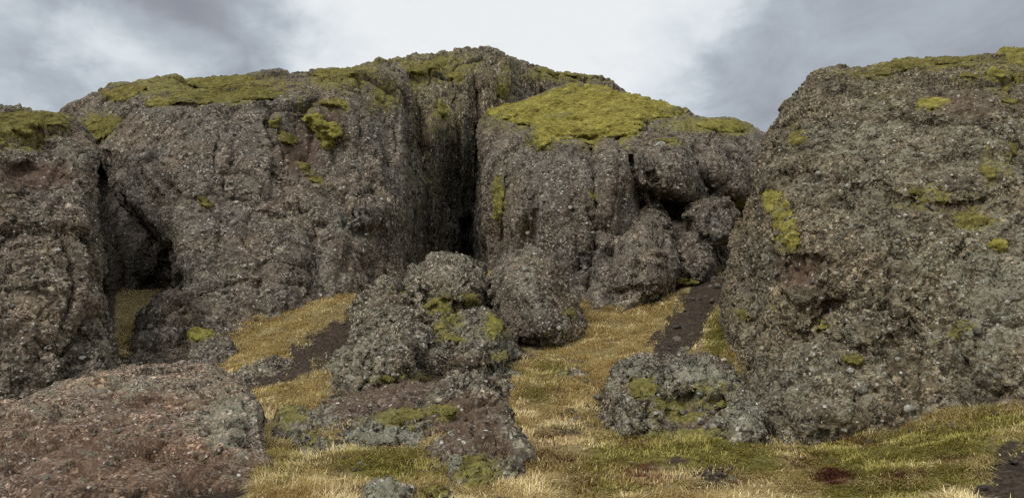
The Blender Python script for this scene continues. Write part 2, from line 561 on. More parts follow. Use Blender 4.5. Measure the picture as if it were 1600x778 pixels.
def moss_material(name, lo, mid, hi, k=1.0):
    m = bpy.data.materials.new(name); m.use_nodes = True
    m.displacement_method = 'BOTH'
    t = NT(m.node_tree)
    P = t.n('ShaderNodeNewGeometry').outputs['Position']
    oi = t.n('ShaderNodeObjectInfo')
    n1 = t.noise(P, 1.6 * k, 5.0, 0.6); n2 = t.noise(P, 13 * k, 4.0, 0.65); n3 = t.noise(P, 45 * k, 3.0, 0.6)
    n4 = t.noise(t.vmath('MULTIPLY', P, (1.0, 1.0, 2.6)).outputs[0], 3.2 * k, 5.0, .65)
    f = t.math('ADD', t.math('MULTIPLY', n1, 0.3), t.math('ADD', t.math('MULTIPLY', n4, .4), t.math('MULTIPLY', n2, 0.3)))
    c = t.ramp(f, [(0.38, lo), (0.51, mid), (0.62, hi)])
    c = t.mix(t.smooth(t.noise(P, 0.8 * k, 5.0, 0.65), 0.53, 0.68, 0.0, 0.65), c, c3(.12, .085, .032))
    c = t.mix(0.8, c, t.ramp(n3, [(0.3, (.55, .55, .5)), (0.55, (1, 1, 1)), (0.75, (1.4, 1.4, 1.3))]), 'MULTIPLY')
    c = t.mix(0.5, c, t.ramp(oi.outputs['Random'], [(0, (.8, .76, .75)), (0.5, (1, 1, 1)), (1, (1.2, 1.12, 1.0))]), 'MULTIPLY')
    bs = t.n('ShaderNodeBsdfPrincipled', Base_Color=c, Roughness=0.95)
    bs.inputs['Specular IOR Level'].default_value = 0.1
    bs.inputs['Sheen Weight'].default_value = 0.15
    bs.inputs['Sheen Tint'].default_value = c3(.8, .75, .3)
    vv = t.vor(t.vmath('ADD', P, t.vmath('SCALE', t.n('ShaderNodeTexNoise', Vector=P, Scale=3.0 * k).outputs['Color'], scale=0.3 / k).outputs[0]).outputs[0], 3.2 * k)
    h = t.math('MULTIPLY', t.math('SUBTRACT', 0.4, vv.outputs['Distance']), 0.13 / k)
    h = t.math('MULTIPLY_ADD', t.math('SUBTRACT', n2, 0.5), 0.11 / k, h)
    h = t.math('MULTIPLY_ADD', t.math('SUBTRACT', n3, 0.5), 0.045 / k, h)
    t.n('ShaderNodeOutputMaterial', Surface=bs, Displacement=t.n('ShaderNodeDisplacement', Height=h, Midlevel=0.0, Scale=1.0))
    return m


M_FAR = rock_material('breccia_grey', k=1.45, kd=.8, brown=0.5, lichen=0.08, fleck=0.8, tint=(1.0, .965, .895), amp=.6, spread=.5, tone=.95)
M_PEAK = rock_material('breccia_fluted', k=1.1, kd=.65, brown=0.6, lichen=0.12, green=0.2, flute=True, fleck=0.2, tone=0.85, tint=(1.0, .97, .87), amp=.7)
M_MID = rock_material('breccia_mid', k=1.7, kd=1.0, brown=0.55, lichen=0.2, fleck=0.75, spread=.55, tint=(1.0, .96, .87), amp=.75)
M_NEAR = rock_material('breccia_lichen', k=1.9, kd=1.1, brown=0.55, lichen=0.8, green=0.08, fleck=0.45, spread=.7, tint=(1.0, .955, .77), amp=.8, tone=.95)
M_BOUL = rock_material('boulder_lichen', k=1.9, kd=1.1, brown=0.4, lichen=1.0, green=0.10, fleck=0.5, tint=(1.0, .965, .85), amp=.9, tone=.95)
M_RED = rock_material('breccia_red_soil', k=2.8, kd=1.2, brown=0.9, lichen=0.4, fleck=0.3, amp=0.5, tint=(1.1, .94, .84))
MOSS = moss_material('moss_olive', (.042, .034, .014), (.18, .156, .046), (.44, .385, .125))
MOSS_B = moss_material('moss_bright', (.065, .054, .016), (.28, .252, .060), (.54, .48, .145))


# ------------------------------------------------------------------ rocks
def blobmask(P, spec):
    """spec: list of (px, py, rx, ry, amount) soft patches of staining and of painted shade on the rock"""
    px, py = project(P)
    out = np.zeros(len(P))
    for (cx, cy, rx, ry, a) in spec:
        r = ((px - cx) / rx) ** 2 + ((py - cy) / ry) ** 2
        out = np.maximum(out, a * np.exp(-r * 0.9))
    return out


def rock(name, label, cat, mat, shells, dmid, vox=1.25, disp=(), rust=(), lich=(), wet_shade=(), moss=(), group=None, key=None, seed=1, base_mask=(0, 0, 0, .15)):
    """disp: list of (kind, scale 1/m, amplitude m)"""
    me = remesh(shells, dmid / 804.0 * vox)
    V = coords(me); N = normals(me)
    d = np.zeros(len(V), np.float32)
    for (kind, sc, amp) in disp:
        Q = V
        if kind == 'flute':
            Q = V * np.array([1, 1, 0.16], np.float32); kind = 'ridged'
        if kind == 'facet':
            d += amp * facets(V, sc, seed)
            continue
        d += amp * fbm(Q, sc, 4, ridged=kind == 'ridged', billow=kind == 'billow', off=seed * 3.7).astype(np.float32)
    V = V + N * d[:, None]
    me.vertices.foreach_set('co', V.ravel())
    mask = np.stack([base_mask[0] + blobmask(V, rust), base_mask[1] + blobmask(V, lich), base_mask[2] + blobmask(V, wet_shade), base_mask[3] + blobmask(V, moss)], 1)
    z = zsplat(V)
    if key: ZB[key] = z
    ZB['all'] = np.minimum(ZB.get('all', np.full((ZH, ZW), np.inf)), z)
    o = place(name, me, mat, label, cat, group, None, {'mask': np.clip(mask, 0, 1)})
    if key: ROCK[key] = o
    return o


def D(*c):
    return tps([p[:2] for p in c], [p[2] for p in c])


STD = (('fbm', 0.25, 0.4), ('facet', (.36, .36, .17), .34), ('facet', (1.2, 1.2, .7), .085), ('ridged', 2.2, 0.06))

# --- far left-hand wall with the mossy plateau above it
wallD = D((-180, 260, 37), (-180, 450, 34), (-180, 620, 31), (60, 300, 35.5), (60, 500, 32), (200, 620, 28), (400, 580, 27.5), (620, 560, 33), (230, 530, 28.8), (370, 520, 28.7), (430, 490, 30.2), (500, 462, 32.6), (560, 452, 34.5), (650, 450, 37), (300, 350, 33), (450, 330, 34), (600, 330, 36.5), (650, 330, 38.5),
          (200, 200, 38), (300, 180, 38), (450, 165, 38.5), (560, 140, 41), (640, 120, 45), (170, 300, 34), (500, 250, 37))
plateauD = D((90, 200, 44), (150, 240, 43), (300, 250, 42), (450, 230, 42.5), (640, 200, 47), (300, 172, 39.5), (450, 160, 40), (220, 178, 40), (600, 130, 47), (140, 155, 48), (300, 124, 50), (435, 110, 49), (590, 98, 50), (640, 100, 50))
wall_shell = shell([(-180, 262), (90, 238), (140, 236), (158, 225), (190, 188), (235, 166), (285, 162), (330, 160), (385, 156), (440, 148), (480, 138), (520, 122), (560, 112), (590, 104), (625, 108), (640, 135), (640, 200), (634, 300), (636, 400), (655, 460),
                    (650, 580), (500, 640), (230, 640), (-180, 640)], wallD, 18, 2.4, 5, step=3.5, feats=[
    ('dent', [(140, 228), (170, 240), (215, 268), (256, 306), (264, 372), (280, 425), (262, 455), (216, 480), (150, 500)], 16, 1.6),
    ('dent', [(130, 225), (158, 240), (168, 262), (174, 286), (192, 308), (214, 328), (236, 355), (258, 385), (274, 425), (255, 448), (232, 462), (214, 500), (204, 570), (80, 580), (84, 400)], 8, 4.4),
    ('bump', 235, 400, 24, 44, 1.2), ('bump', 176, 420, 16, 60, 1.0),
    ('bump', 252, 510, 40, 62, 2.4),
    ('dent', [(215, 445), (280, 430), (262, 490), (240, 530), (205, 540)], 10, 1.0), ('groove', [(232, 470), (240, 520)], 6, .8), ('groove', [(215, 480), (262, 470), (300, 445)], 6, .7),
    ('groove', [(342, 205), (350, 300), (338, 430)], 4, .55), ('groove', [(560, 190), (566, 270), (560, 330)], 4, .6), ('groove', [(420, 190), (436, 270), (452, 330)], 4, .45), ('groove', [(300, 470), (380, 440), (470, 450)], 4, .4), ('groove', [(608, 200), (612, 300)], 4, .6), ('groove', [(520, 300), (545, 330), (565, 362)], 9, 0.9), ('groove', [(480, 260), (512, 295)], 10, 0.8), ('groove', [(465, 330), (490, 380), (500, 440)], 7, 0.5),
    ('groove', [(400, 330), (440, 340), (480, 333)], 5, 0.5), ('groove', [(639, 212), (641, 300)], 7, 2.6), ('groove', [(632, 300), (636, 430)], 4, 1.2), ('groove', [(618, 300), (622, 420)], 5, 0.7), ('groove', [(585, 280), (598, 350), (602, 440)], 6, 0.6),
    ('bump', 575, 330, 34, 36, 0.9), ('bump', 300, 240, 60, 70, 0.8), ('bump', 420, 400, 70, 90, 0.7), ('bump', 540, 400, 45, 80, 0.7),
    ('dent', [(450, 180), (520, 200), (545, 240), (510, 290), (470, 250)], 14, 0.8)], seed=2)
plateau_shell = shell([(85, 190), (112, 170), (138, 158), (150, 144), (180, 135), (212, 138), (240, 133), (262, 126), (300, 125), (340, 121), (400, 117), (435, 109), (452, 118), (480, 113), (520, 107), (548, 106), (585, 98), (600, 97), (640, 103),
                       (640, 200), (450, 230), (300, 240), (170, 280), (110, 250)], plateauD, 12, 1.2, 3, wob=2.0, seed=3)
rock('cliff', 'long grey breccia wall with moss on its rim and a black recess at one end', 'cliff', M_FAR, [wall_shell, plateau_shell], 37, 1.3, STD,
     rust=[(470, 240, 45, 55, .8), (510, 200, 40, 45, .7), (400, 135, 80, 18, .9), (180, 420, 30, 110, .6), (250, 150, 50, 18, .5)], wet_shade=[(215, 400, 55, 130, .8), (420, 470, 130, 40, .35), (580, 340, 30, 35, .6), (230, 270, 50, 40, .6)],
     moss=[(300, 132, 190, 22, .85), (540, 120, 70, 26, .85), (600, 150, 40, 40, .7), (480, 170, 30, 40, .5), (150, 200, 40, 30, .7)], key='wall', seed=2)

# --- peak behind with the cave recess
peakD = D((560, 460, 38), (600, 400, 38), (650, 500, 38), (950, 420, 46), (560, 150, 44), (600, 110, 49), (600, 250, 41.5), (640, 300, 40.5), (740, 78, 55), (700, 130, 51.5), (680, 200, 47.5), (690, 300, 48), (735, 330, 50), (660, 260, 46), (725, 400, 48.5), (690, 420, 45.5), (745, 180, 51.5), (780, 110, 54), (850, 114, 62), (970, 140, 66), (980, 300, 55), (760, 350, 43))
peak_shell = shell([(530, 150), (560, 118), (590, 98), (610, 104), (640, 99), (680, 92), (705, 85), (735, 76), (765, 79), (800, 91), (818, 99), (828, 110), (850, 113), (880, 116), (910, 121), (945, 127), (965, 133), (972, 148),
                    (990, 160), (990, 300), (950, 440), (640, 520), (560, 480), (535, 300)], peakD, 16, 1.8, 5, feats=[
    ('dent', [(676, 310), (700, 330), (716, 352), (724, 420), (670, 420)], 14, -1.2),
    ('dent', [(712, 372), (720, 350), (734, 330), (744, 345), (750, 380), (752, 430), (714, 430)], 9, 4.5), ('groove', [(738, 200), (742, 300), (736, 340)], 7, 1.8),
    ('groove', [(745, 150), (748, 250), (745, 320)], 8, 2.4), ('groove', [(705, 230), (704, 330)], 4, 1.0), ('groove', [(728, 190), (730, 300)], 4, 1.2), ('groove', [(660, 190), (662, 420)], 5, 1.3), ('groove', [(800, 110), (796, 150)], 5, .8), ('groove', [(600, 200), (606, 300)], 5, .7), ('groove', [(690, 210), (692, 330), (690, 400)], 6, 1.0), ('groove', [(715, 140), (712, 250), (708, 330)], 5, 0.8),
    ('groove', [(668, 270), (672, 400)], 6, 0.9), ('groove', [(775, 100), (770, 160), (768, 230)], 5, 0.7), ('groove', [(640, 130), (652, 180), (650, 230)], 7, 0.7)], wob=2.5, seed=4)
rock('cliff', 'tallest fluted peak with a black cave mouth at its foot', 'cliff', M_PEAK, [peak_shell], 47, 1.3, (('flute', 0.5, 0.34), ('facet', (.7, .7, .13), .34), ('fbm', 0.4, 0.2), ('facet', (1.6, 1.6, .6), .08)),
     wet_shade=[(700, 330, 60, 110, 1.0), (730, 370, 40, 70, 1.0), (640, 260, 12, 60, .6)], moss=[(620, 118, 70, 30, .8), (700, 105, 60, 26, .6), (620, 190, 50, 60, .5), (700, 200, 50, 60, .42), (880, 120, 80, 9, .8), (790, 130, 20, 40, .6), (680, 270, 40, 60, .35)],  # damp rock plus painted shade in the cave recess and slit
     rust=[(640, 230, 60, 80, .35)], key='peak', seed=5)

# --- moss-topped cliff right of the cave
mosD = D((748, 185, 46), (790, 168, 47), (900, 138, 52), (1040, 165, 48), (1190, 212, 43), (1215, 230, 42), (830, 228, 38), (930, 225, 37.5), (1000, 205, 38), (1080, 200, 40), (1150, 220, 40), (850, 350, 34.5), (800, 330, 36), (770, 300, 39), (757, 400, 41),
         (900, 480, 31), (880, 560, 30), (1000, 300, 34.5), (1100, 560, 31), (1120, 300, 37), (1200, 480, 36), (1080, 430, 35), (960, 180, 43), (860, 180, 44))
mos_shell = shell([(747, 186), (768, 174), (800, 164), (830, 156), (862, 143), (895, 136), (940, 141), (980, 152), (1035, 165), (1070, 180), (1100, 189), (1140, 186), (1172, 200), (1198, 210), (1230, 216), (1240, 480), (1100, 600), (900, 600),
                   (800, 500), (772, 430), (762, 350), (752, 260)], mosD, 14, 1.6, 5, step=3.5, feats=[
    ('groove', [(925, 235), (931, 300), (926, 400), (915, 480)], 7, 2.2), ('groove', [(985, 250), (994, 290), (1005, 325), (1010, 345)], 8, 2.4), ('groove', [(800, 240), (790, 300), (785, 380)], 8, 1.2), ('groove', [(968, 225), (962, 300), (950, 360)], 5, .9), ('groove', [(900, 250), (896, 330), (905, 420)], 5, .7), ('groove', [(1005, 225), (1015, 265), (1030, 300)], 5, .8), ('groove', [(830, 250), (838, 330), (825, 400)], 6, .6), ('groove', [(1065, 215), (1075, 250), (1110, 300)], 6, .9),
    ('dent', [(1015, 300), (1045, 305), (1080, 322), (1078, 350), (1045, 352), (1030, 335)], 8, 2.2), ('dent', [(985, 238), (1020, 216), (1072, 224), (1098, 262), (1088, 312), (1040, 304), (1000, 296)], 7, -.7), ('bump', 955, 290, 30, 75, 1.1), ('dent', [(1100, 225), (1165, 228), (1172, 300), (1120, 310)], 9, -.35), ('bump', 860, 330, 62, 110, 1.0),
    ('groove', [(1085, 230), (1090, 270), (1082, 310)], 8, 1.2), ('groove', [(1130, 310), (1160, 330), (1165, 420)], 14, 1.6), ('dent', [(800, 215), (850, 235), (925, 230), (925, 250), (800, 250)], 8, 0.5)], wob=2.5, seed=6)
rock('cliff', 'grey cliff under a sloping yellow-green moss cap beside the cave', 'cliff', M_FAR, [mos_shell], 37, 1.3, STD, wet_shade=[(905, 410, 50, 80, .55), (800, 400, 40, 60, .4), (1050, 330, 40, 30, .9), (990, 480, 40, 30, .4), (1130, 350, 40, 60, .5), (870, 250, 60, 14, .4), (770, 330, 25, 80, .5)],  # shade painted into the hollow under the block and below the moss lip
     moss=[(900, 175, 150, 36, 1.0), (1040, 172, 50, 16, .9), (1110, 195, 90, 14, .9), (790, 300, 25, 60, .4), (1000, 195, 40, 14, .5)], lich=[(1030, 228, 16, 10, 1.0)], rust=[(770, 300, 30, 60, .3), (990, 290, 20, 40, .5), (800, 200, 40, 12, .5)], key='mosscliff', seed=7)

# --- nearer block at the left edge
leftD = D((-250, 760, 17), (0, 760, 19), (200, 700, 20.5), (-250, 400, 20), (0, 450, 21.5), (150, 450, 23), (0, 250, 24), (130, 250, 25.5), (60, 195, 27), (-250, 180, 25))
left_shell = shell([(-260, 165), (-100, 172), (0, 179), (50, 177), (102, 181), (118, 196), (138, 212), (150, 236), (151, 262), (149, 330), (147, 400), (155, 450), (168, 500), (180, 545), (190, 600), (210, 700), (200, 790), (-260, 790)], leftD, 26, 2.2, 5,
                   feats=[('bump', 60, 480, 80, 120, .6), ('bump', 110, 330, 50, 90, .5), ('groove', [(20, 270), (60, 255), (110, 285)], 8, .4), ('groove', [(60, 560), (100, 520), (150, 530)], 8, .5), ('dent', [(0, 255), (60, 262), (115, 290), (60, 300), (0, 290)], 10, .4)], seed=8)
rock('cliff', 'grey breccia block with a rusty patch, next to the dark cleft', 'cliff', M_MID, [left_shell], 23, 1.3, (('fbm', 0.3, 0.35), ('facet', (.5, .5, .3), .3), ('facet', (1.5, 1.5, 1.1), .11), ('ridged', 2.5, 0.06)),
     rust=[(60, 275, 75, 26, 1.0), (20, 350, 70, 40, .5), (110, 310, 30, 30, .5)], lich=[(120, 240, 50, 30, .7), (40, 240, 60, 16, .5)], moss=[(0, 225, 60, 14, .6)], wet_shade=[(120, 560, 60, 40, .4)], key='left', seed=9)

# --- pinnacle and the dark blocks beside it
pin_shell = shell([(945, 410), (950, 380), (968, 352), (990, 332), (1012, 322), (1034, 332), (1048, 355), (1058, 388), (1056, 430), (1036, 465), (1006, 500), (975, 508), (956, 500), (950, 470)], D((1000, 330, 33.5), (1000, 420, 29.8), (980, 505, 28.0), (950, 420, 31), (1055, 400, 31.5)), 38, 2.2, 2.5,
                  feats=[('dent', [(945, 455), (1000, 450), (1030, 470), (1000, 520), (945, 520)], 8, .5), ('groove', [(960, 460), (1000, 448), (1040, 452)], 6, .4)], wob=2.5, seed=10)
rock('boulder', 'tall rounded grey boulder leaning on the cliff above the golden grass', 'boulder', M_MID, [pin_shell], 31, 1.25, (('fbm', .35, .3), ('facet', (.6, .6, .4), .25), ('facet', (1.6, 1.6, 1.2), .1)), lich=[(1000, 370, 60, 60, .3)], wet_shade=[(985, 485, 40, 30, .4)], key='pinnacle', seed=11)
b1 = shell([(1072, 330), (1090, 312), (1112, 305), (1140, 312), (1156, 330), (1156, 375), (1125, 385), (1085, 375)], D((1110, 310, 34.5), (1110, 375, 33), (1080, 340, 34)), 26, 1.5, 2, wob=3, seed=12)
rock('boulder', 'upper of two dark rough blocks wedged above the dirt gully', 'boulder', M_FAR, [b1], 34, 1.3, (('fbm', .5, .3), ('facet', (.9, .9, .9), .3), ('facet', (2, 2, 2), .1)), wet_shade=[(1110, 345, 60, 60, .55)], seed=13, key='blockA')
b2 = shell([(1052, 390), (1066, 368), (1090, 360), (1110, 372), (1118, 400), (1112, 430), (1085, 442), (1060, 430)], D((1085, 365, 33.5), (1085, 430, 32)), 24, 1.4, 2, wob=3, seed=14)
rock('boulder', 'lower of two dark rough blocks wedged above the dirt gully', 'boulder', M_FAR, [b2], 33, 1.3, (('fbm', .5, .3), ('facet', (.9, .9, .9), .3), ('facet', (2, 2, 2), .1)), wet_shade=[(1085, 420, 40, 30, .5)], moss=[(1075, 440, 20, 10, .8)], seed=15, key='blockB')

# --- big knobbly cliff on the right
rightD = D((1130, 480, 21.5), (1140, 560, 20), (1170, 640, 16.8), (1200, 700, 15), (1300, 715, 14.2), (1420, 700, 13.6), (1600, 690, 12.8), (1900, 700, 11), (1500, 800, 13), (1150, 360, 22), (1220, 180, 24), (1290, 106, 25), (1440, 97, 25), (1600, 82, 24), (1900, 55, 22),
           (1250, 300, 19.5), (1350, 200, 21), (1300, 500, 16), (1450, 350, 17), (1600, 400, 16), (1600, 200, 19.5), (1450, 550, 14.8), (1600, 560, 14), (1800, 400, 14.5))
right_shell = shell([(1128, 480), (1138, 425), (1150, 360), (1163, 322), (1180, 272), (1194, 238), (1214, 204), (1219, 182), (1236, 160), (1258, 142), (1260, 118), (1278, 106), (1296, 102), (1330, 109), (1360, 104), (1400, 99), (1440, 96), (1500, 89), (1550, 86), (1572, 78), (1602, 77),
                     (1700, 62), (1850, 50), (1850, 840), (1500, 840), (1300, 740), (1215, 725), (1185, 680), (1160, 630), (1146, 580), (1138, 530)], rightD, 30, 2.0, 5,
                    feats=[('bump', 1240, 400, 60, 120, .5), ('groove', [(1260, 430), (1290, 470), (1300, 540)], 16, .4), ('dent', [(1230, 400), (1275, 400), (1275, 440), (1235, 440)], 8, .5), ('dent', [(1260, 470), (1295, 475), (1300, 510), (1262, 512)], 8, .25),
                           ('dent', [(1330, 285), (1385, 290), (1380, 320), (1335, 318)], 8, .4), ('bump', 1350, 450, 110, 90, .5), ('bump', 1480, 260, 120, 60, .5), ('bump', 1560, 500, 80, 110, .4), ('bump', 1270, 620, 60, 70, .4), ('groove', [(1400, 600), (1420, 480), (1400, 380)], 20, .15),
                           ('groove', [(1330, 150), (1420, 190), (1520, 200), (1600, 230)], 12, .35)], seed=16)
rock('cliff', 'broad knobbly lichen-crusted cliff rising from the green grassy bank', 'cliff', M_NEAR, [right_shell], 17.5, 1.3, (('fbm', .35, .35), ('facet', (.45, .45, .45), .18), ('facet', (1.5, 1.5, 1.5), .085), ('billow', 2.5, .08), ('billow', 5.0, .04)),
     rust=[(1500, 160, 110, 45, .65), (1400, 170, 80, 40, .35), (1430, 230, 90, 50, .4), (1250, 425, 40, 35, .9), (1470, 280, 80, 35, .5), (1350, 300, 50, 30, .5), (1280, 480, 30, 30, .7), (1590, 400, 30, 15, .6), (1390, 420, 100, 80, .3)], lich=[(1420, 240, 160, 80, .4), (1540, 450, 120, 140, .6), (1300, 600, 160, 90, .4), (1400, 320, 120, 60, .4)],
     moss=[(1450, 310, 60, 20, .65), (1520, 340, 40, 20, .7), (1440, 97, 120, 12, .9), (1360, 115, 60, 12, .6), (1560, 110, 60, 40, .5), (1560, 260, 40, 50, .45), (1390, 150, 60, 30, .3), (1480, 520, 50, 30, .3), (1245, 215, 16, 25, .6), (1210, 470, 20, 20, .3)], wet_shade=[(1240, 650, 80, 50, .55), (1180, 560, 40, 80, .35), (1430, 620, 160, 40, .4), (1360, 510, 60, 60, .3)], key='right', seed=17)  # mask darkens the lower part of the face

# --- central jumble
BD = (('fbm', .45, .3), ('facet', (.75, .75, .75), .30), ('facet', (1.9, 1.9, 1.9), .12), ('ridged', 3.0, .06), ('billow', 4.5, .05))
h1 = shell([(640, 432), (655, 412), (690, 404), (722, 399), (746, 408), (763, 430), (768, 470), (775, 540), (640, 540), (632, 470)], D((700, 405, 28.5), (650, 425, 28), (710, 450, 25.5), (700, 530, 24.5), (765, 470, 26.5)), 44, 2.2, 3,
           feats=[('groove', [(668, 404), (662, 440), (672, 480)], 7, .5), ('bump', 712, 440, 40, 36, .5)], seed=18)
rock('boulder', 'domed lichen-covered crag, topmost of the central heap, before the cave', 'boulder', M_BOUL, [h1], 26.5, 1.25, BD, lich=[(690, 430, 60, 40, .2)], moss=[(690, 478, 40, 18, .7), (745, 480, 24, 16, .6)], rust=[(680, 480, 30, 16, .6)], key='crag', seed=19)
h1b = shell([(545, 520), (556, 478), (585, 452), (612, 441), (640, 444), (655, 462), (668, 490), (670, 560), (545, 580)], D((600, 450, 26), (570, 480, 24.5), (640, 470, 25), (620, 510, 22.5), (560, 560, 21.5)), 36, 1.8, 2.5,
           feats=[('groove', [(600, 445), (606, 480), (590, 520)], 7, .5), ('bump', 636, 490, 26, 26, .5)], seed=44)
rock('boulder', 'long grey shoulder of rock next to the domed crag, along the dirt path', 'boulder', M_BOUL, [h1b], 24.5, 1.25, BD, lich=[(600, 480, 50, 40, .3)], rust=[(600, 465, 40, 12, .7), (570, 520, 24, 20, .5)], moss=[(620, 450, 30, 8, .5)], key='shoulder', seed=45)
h2a = shell([(478, 650), (496, 622), (508, 592), (526, 558), (546, 526), (575, 508), (610, 500), (645, 502), (668, 516), (680, 550), (695, 600), (700, 690), (520, 712), (478, 690)], D((600, 505, 22), (660, 520, 21.8), (600, 560, 19), (660, 600, 19), (520, 600, 18.4), (510, 660, 15.8), (620, 640, 16.2), (600, 690, 14.4)), 40, 2.2, 3,
           feats=[('bump', 590, 556, 46, 44, .8), ('bump', 536, 612, 36, 38, .5), ('bump', 640, 545, 26, 30, .5), ('groove', [(560, 520), (575, 570), (568, 620)], 8, .5), ('dent', [(560, 612), (690, 602), (700, 650), (560, 655)], 10, .7)], seed=20)
rock('boulder', 'craggy grey-green outcrop on the path side of the central heap', 'boulder', M_BOUL, [h2a], 19, 1.25, BD, lich=[(560, 560, 70, 60, .5)], moss=[(650, 592, 60, 14, .7), (590, 595, 30, 8, .5)], rust=[(630, 622, 70, 20, 1.0), (500, 650, 40, 16, .8), (600, 525, 30, 10, .5)], key='outcrop', seed=21)
h2b = shell([(672, 548), (682, 520), (700, 500), (730, 486), (765, 488), (790, 508), (806, 540), (817, 590), (820, 640), (806, 700), (700, 700), (684, 620)], D((740, 490, 22.3), (700, 520, 21.2), (790, 530, 21.5), (740, 560, 18.8), (800, 640, 18), (720, 660, 17)), 46, 2.2, 3,
           feats=[('bump', 735, 530, 46, 40, .6), ('groove', [(690, 575), (740, 585), (800, 566)], 7, .6), ('bump', 790, 610, 26, 44, .4), ('bump', 715, 610, 30, 24, .5)], seed=46)
rock('boulder', 'moss-shouldered boulder of the central heap below the round grey one', 'boulder', M_BOUL, [h2b], 19, 1.25, BD, lich=[(740, 515, 60, 30, .5), (800, 600, 20, 40, .4)], moss=[(700, 506, 26, 12, .8), (772, 512, 22, 18, .7), (705, 528, 30, 8, .5)], rust=[(730, 565, 50, 18, .7), (785, 560, 20, 20, .5)], key='mossyshoulder', seed=47)
ap = shell([(455, 700), (470, 664), (490, 632), (530, 604), (600, 592), (680, 594), (760, 604), (790, 640), (780, 690), (700, 730), (600, 724), (520, 722), (470, 716)], D((540, 606, 18.2), (620, 600, 17.4), (700, 604, 16.4), (620, 625, 15.6), (540, 640, 15), (480, 680, 13.2), (600, 700, 12.8), (700, 690, 12.4), (760, 640, 13.8)), 26, .8, 1.2, 2.5, seed=52)
rock('outcrop', 'brown earth apron of broken rock joining the craggy outcrop to the knob and the slab', 'outcrop', M_BOUL, [ap], 15, 1.25, (('fbm', .7, .2), ('facet', (1.2, 1.2, 1.6), .16), ('facet', (3, 3, 3), .06)), base_mask=(.45, 0, 0, 0), rust=[(600, 625, 90, 24, 1.0), (720, 640, 50, 40, .9)], moss=[(500, 690, 40, 14, .6)], lich=[(505, 650, 30, 20, .6)], key='apron', seed=53)
h3 = shell([(640, 640), (668, 616), (705, 598), (745, 587), (768, 596), (785, 625), (800, 655), (815, 700), (815, 740), (806, 840), (690, 840), (676, 745), (650, 700)], D((660, 640, 14.2), (740, 600, 15.4), (790, 650, 13), (720, 660, 12.6), (740, 690, 11), (760, 800, 8.6), (690, 740, 9.9), (810, 740, 10.0)), 28, 1.2, 2.5,
           feats=[('bump', 750, 640, 34, 40, .4), ('groove', [(690, 640), (684, 690), (694, 740)], 8, .3), ('groove', [(770, 640), (775, 700), (765, 770)], 8, .3)], seed=22)
rock('boulder', 'brown earth-covered slab of rock at the foot of the central heap', 'boulder', M_BOUL, [h3], 13, 1.25, (('fbm', .6, .2), ('facet', (.9, .9, .7), .22), ('facet', (2.4, 2.4, 2.4), .08), ('billow', 5, .04)), lich=[(715, 600, 40, 14, .5), (795, 680, 14, 50, .4)], moss=[(680, 640, 40, 14, .7), (750, 740, 40, 36, .7)], rust=[(730, 650, 70, 40, 1.0), (770, 690, 50, 50, .9), (690, 720, 30, 40, .9), (760, 760, 40, 40, .6)], key='lower', seed=23)
h3b = shell([(526, 705), (536, 674), (556, 650), (585, 638), (622, 634), (650, 642), (672, 660), (680, 690), (668, 712), (620, 725), (560, 720)], D((590, 640, 14.4), (650, 650, 14), (560, 680, 13), (620, 690, 12.4), (600, 720, 12.1)), 26, 1.2, 2,
           feats=[('bump', 596, 672, 40, 26, .4), ('bump', 655, 675, 24, 26, .35), ('groove', [(632, 650), (628, 690), (634, 715)], 6, .4)], seed=48)
rock('boulder', 'pale lichen-studded knob with a moss crest at the foot of the central heap', 'boulder', M_BOUL, [h3b], 13, 1.25, (('fbm', .7, .2), ('billow', 1.8, .2), ('billow', 5, .06)), lich=[(590, 682, 50, 22, 1.0), (655, 685, 24, 22, .8)], moss=[(630, 650, 50, 14, .9), (560, 655, 20, 10, .4)], rust=[(640, 700, 20, 10, .5)], key='knob', seed=49)
h3c = shell([(696, 770), (700, 725), (708, 706), (720, 706), (728, 730), (728, 765), (722, 800), (700, 800)], D((712, 706, 10.3), (712, 790, 8.9)), 14, .4, .6, step=3, wob=2, seed=50)
rock('boulder', 'narrow upright stone crusted with pale lichen, against the brown slab', 'boulder', M_BOUL, [h3c], 10.6, 1.25, (('billow', 2.5, .08), ('billow', 6, .04)), lich=[(712, 740, 24, 50, 1.0)], key='upright', seed=51)

bo = shell([(764, 425), (788, 398), (815, 386), (840, 390), (864, 404), (882, 432), (893, 466), (914, 486), (926, 508), (912, 538), (884, 558), (845, 556), (805, 536), (780, 505), (762, 465)], D((820, 392, 27.5), (830, 470, 23.4), (870, 552, 22.0), (790, 480, 24.5), (920, 505, 24.5)), 62, 3.6, 3,
           feats=[('groove', [(840, 400), (850, 450), (890, 490)], 8, .4), ('bump', 810, 430, 40, 40, .4)], seed=24)
rock('boulder', 'big rounded grey boulder beside the golden grass, right of the central heap', 'boulder', M_MID, [bo], 25, 1.25, (('fbm', .45, .25), ('facet', (.7, .7, .7), .16), ('facet', (1.9, 1.9, 1.9), .07), ('billow', 4.5, .04)), lich=[(820, 430, 60, 60, .75)], moss=[(890, 486, 14, 6, .8)], wet_shade=[(850, 545, 50, 20, .4)], key='round', seed=25)  # shaded base painted in through the mask

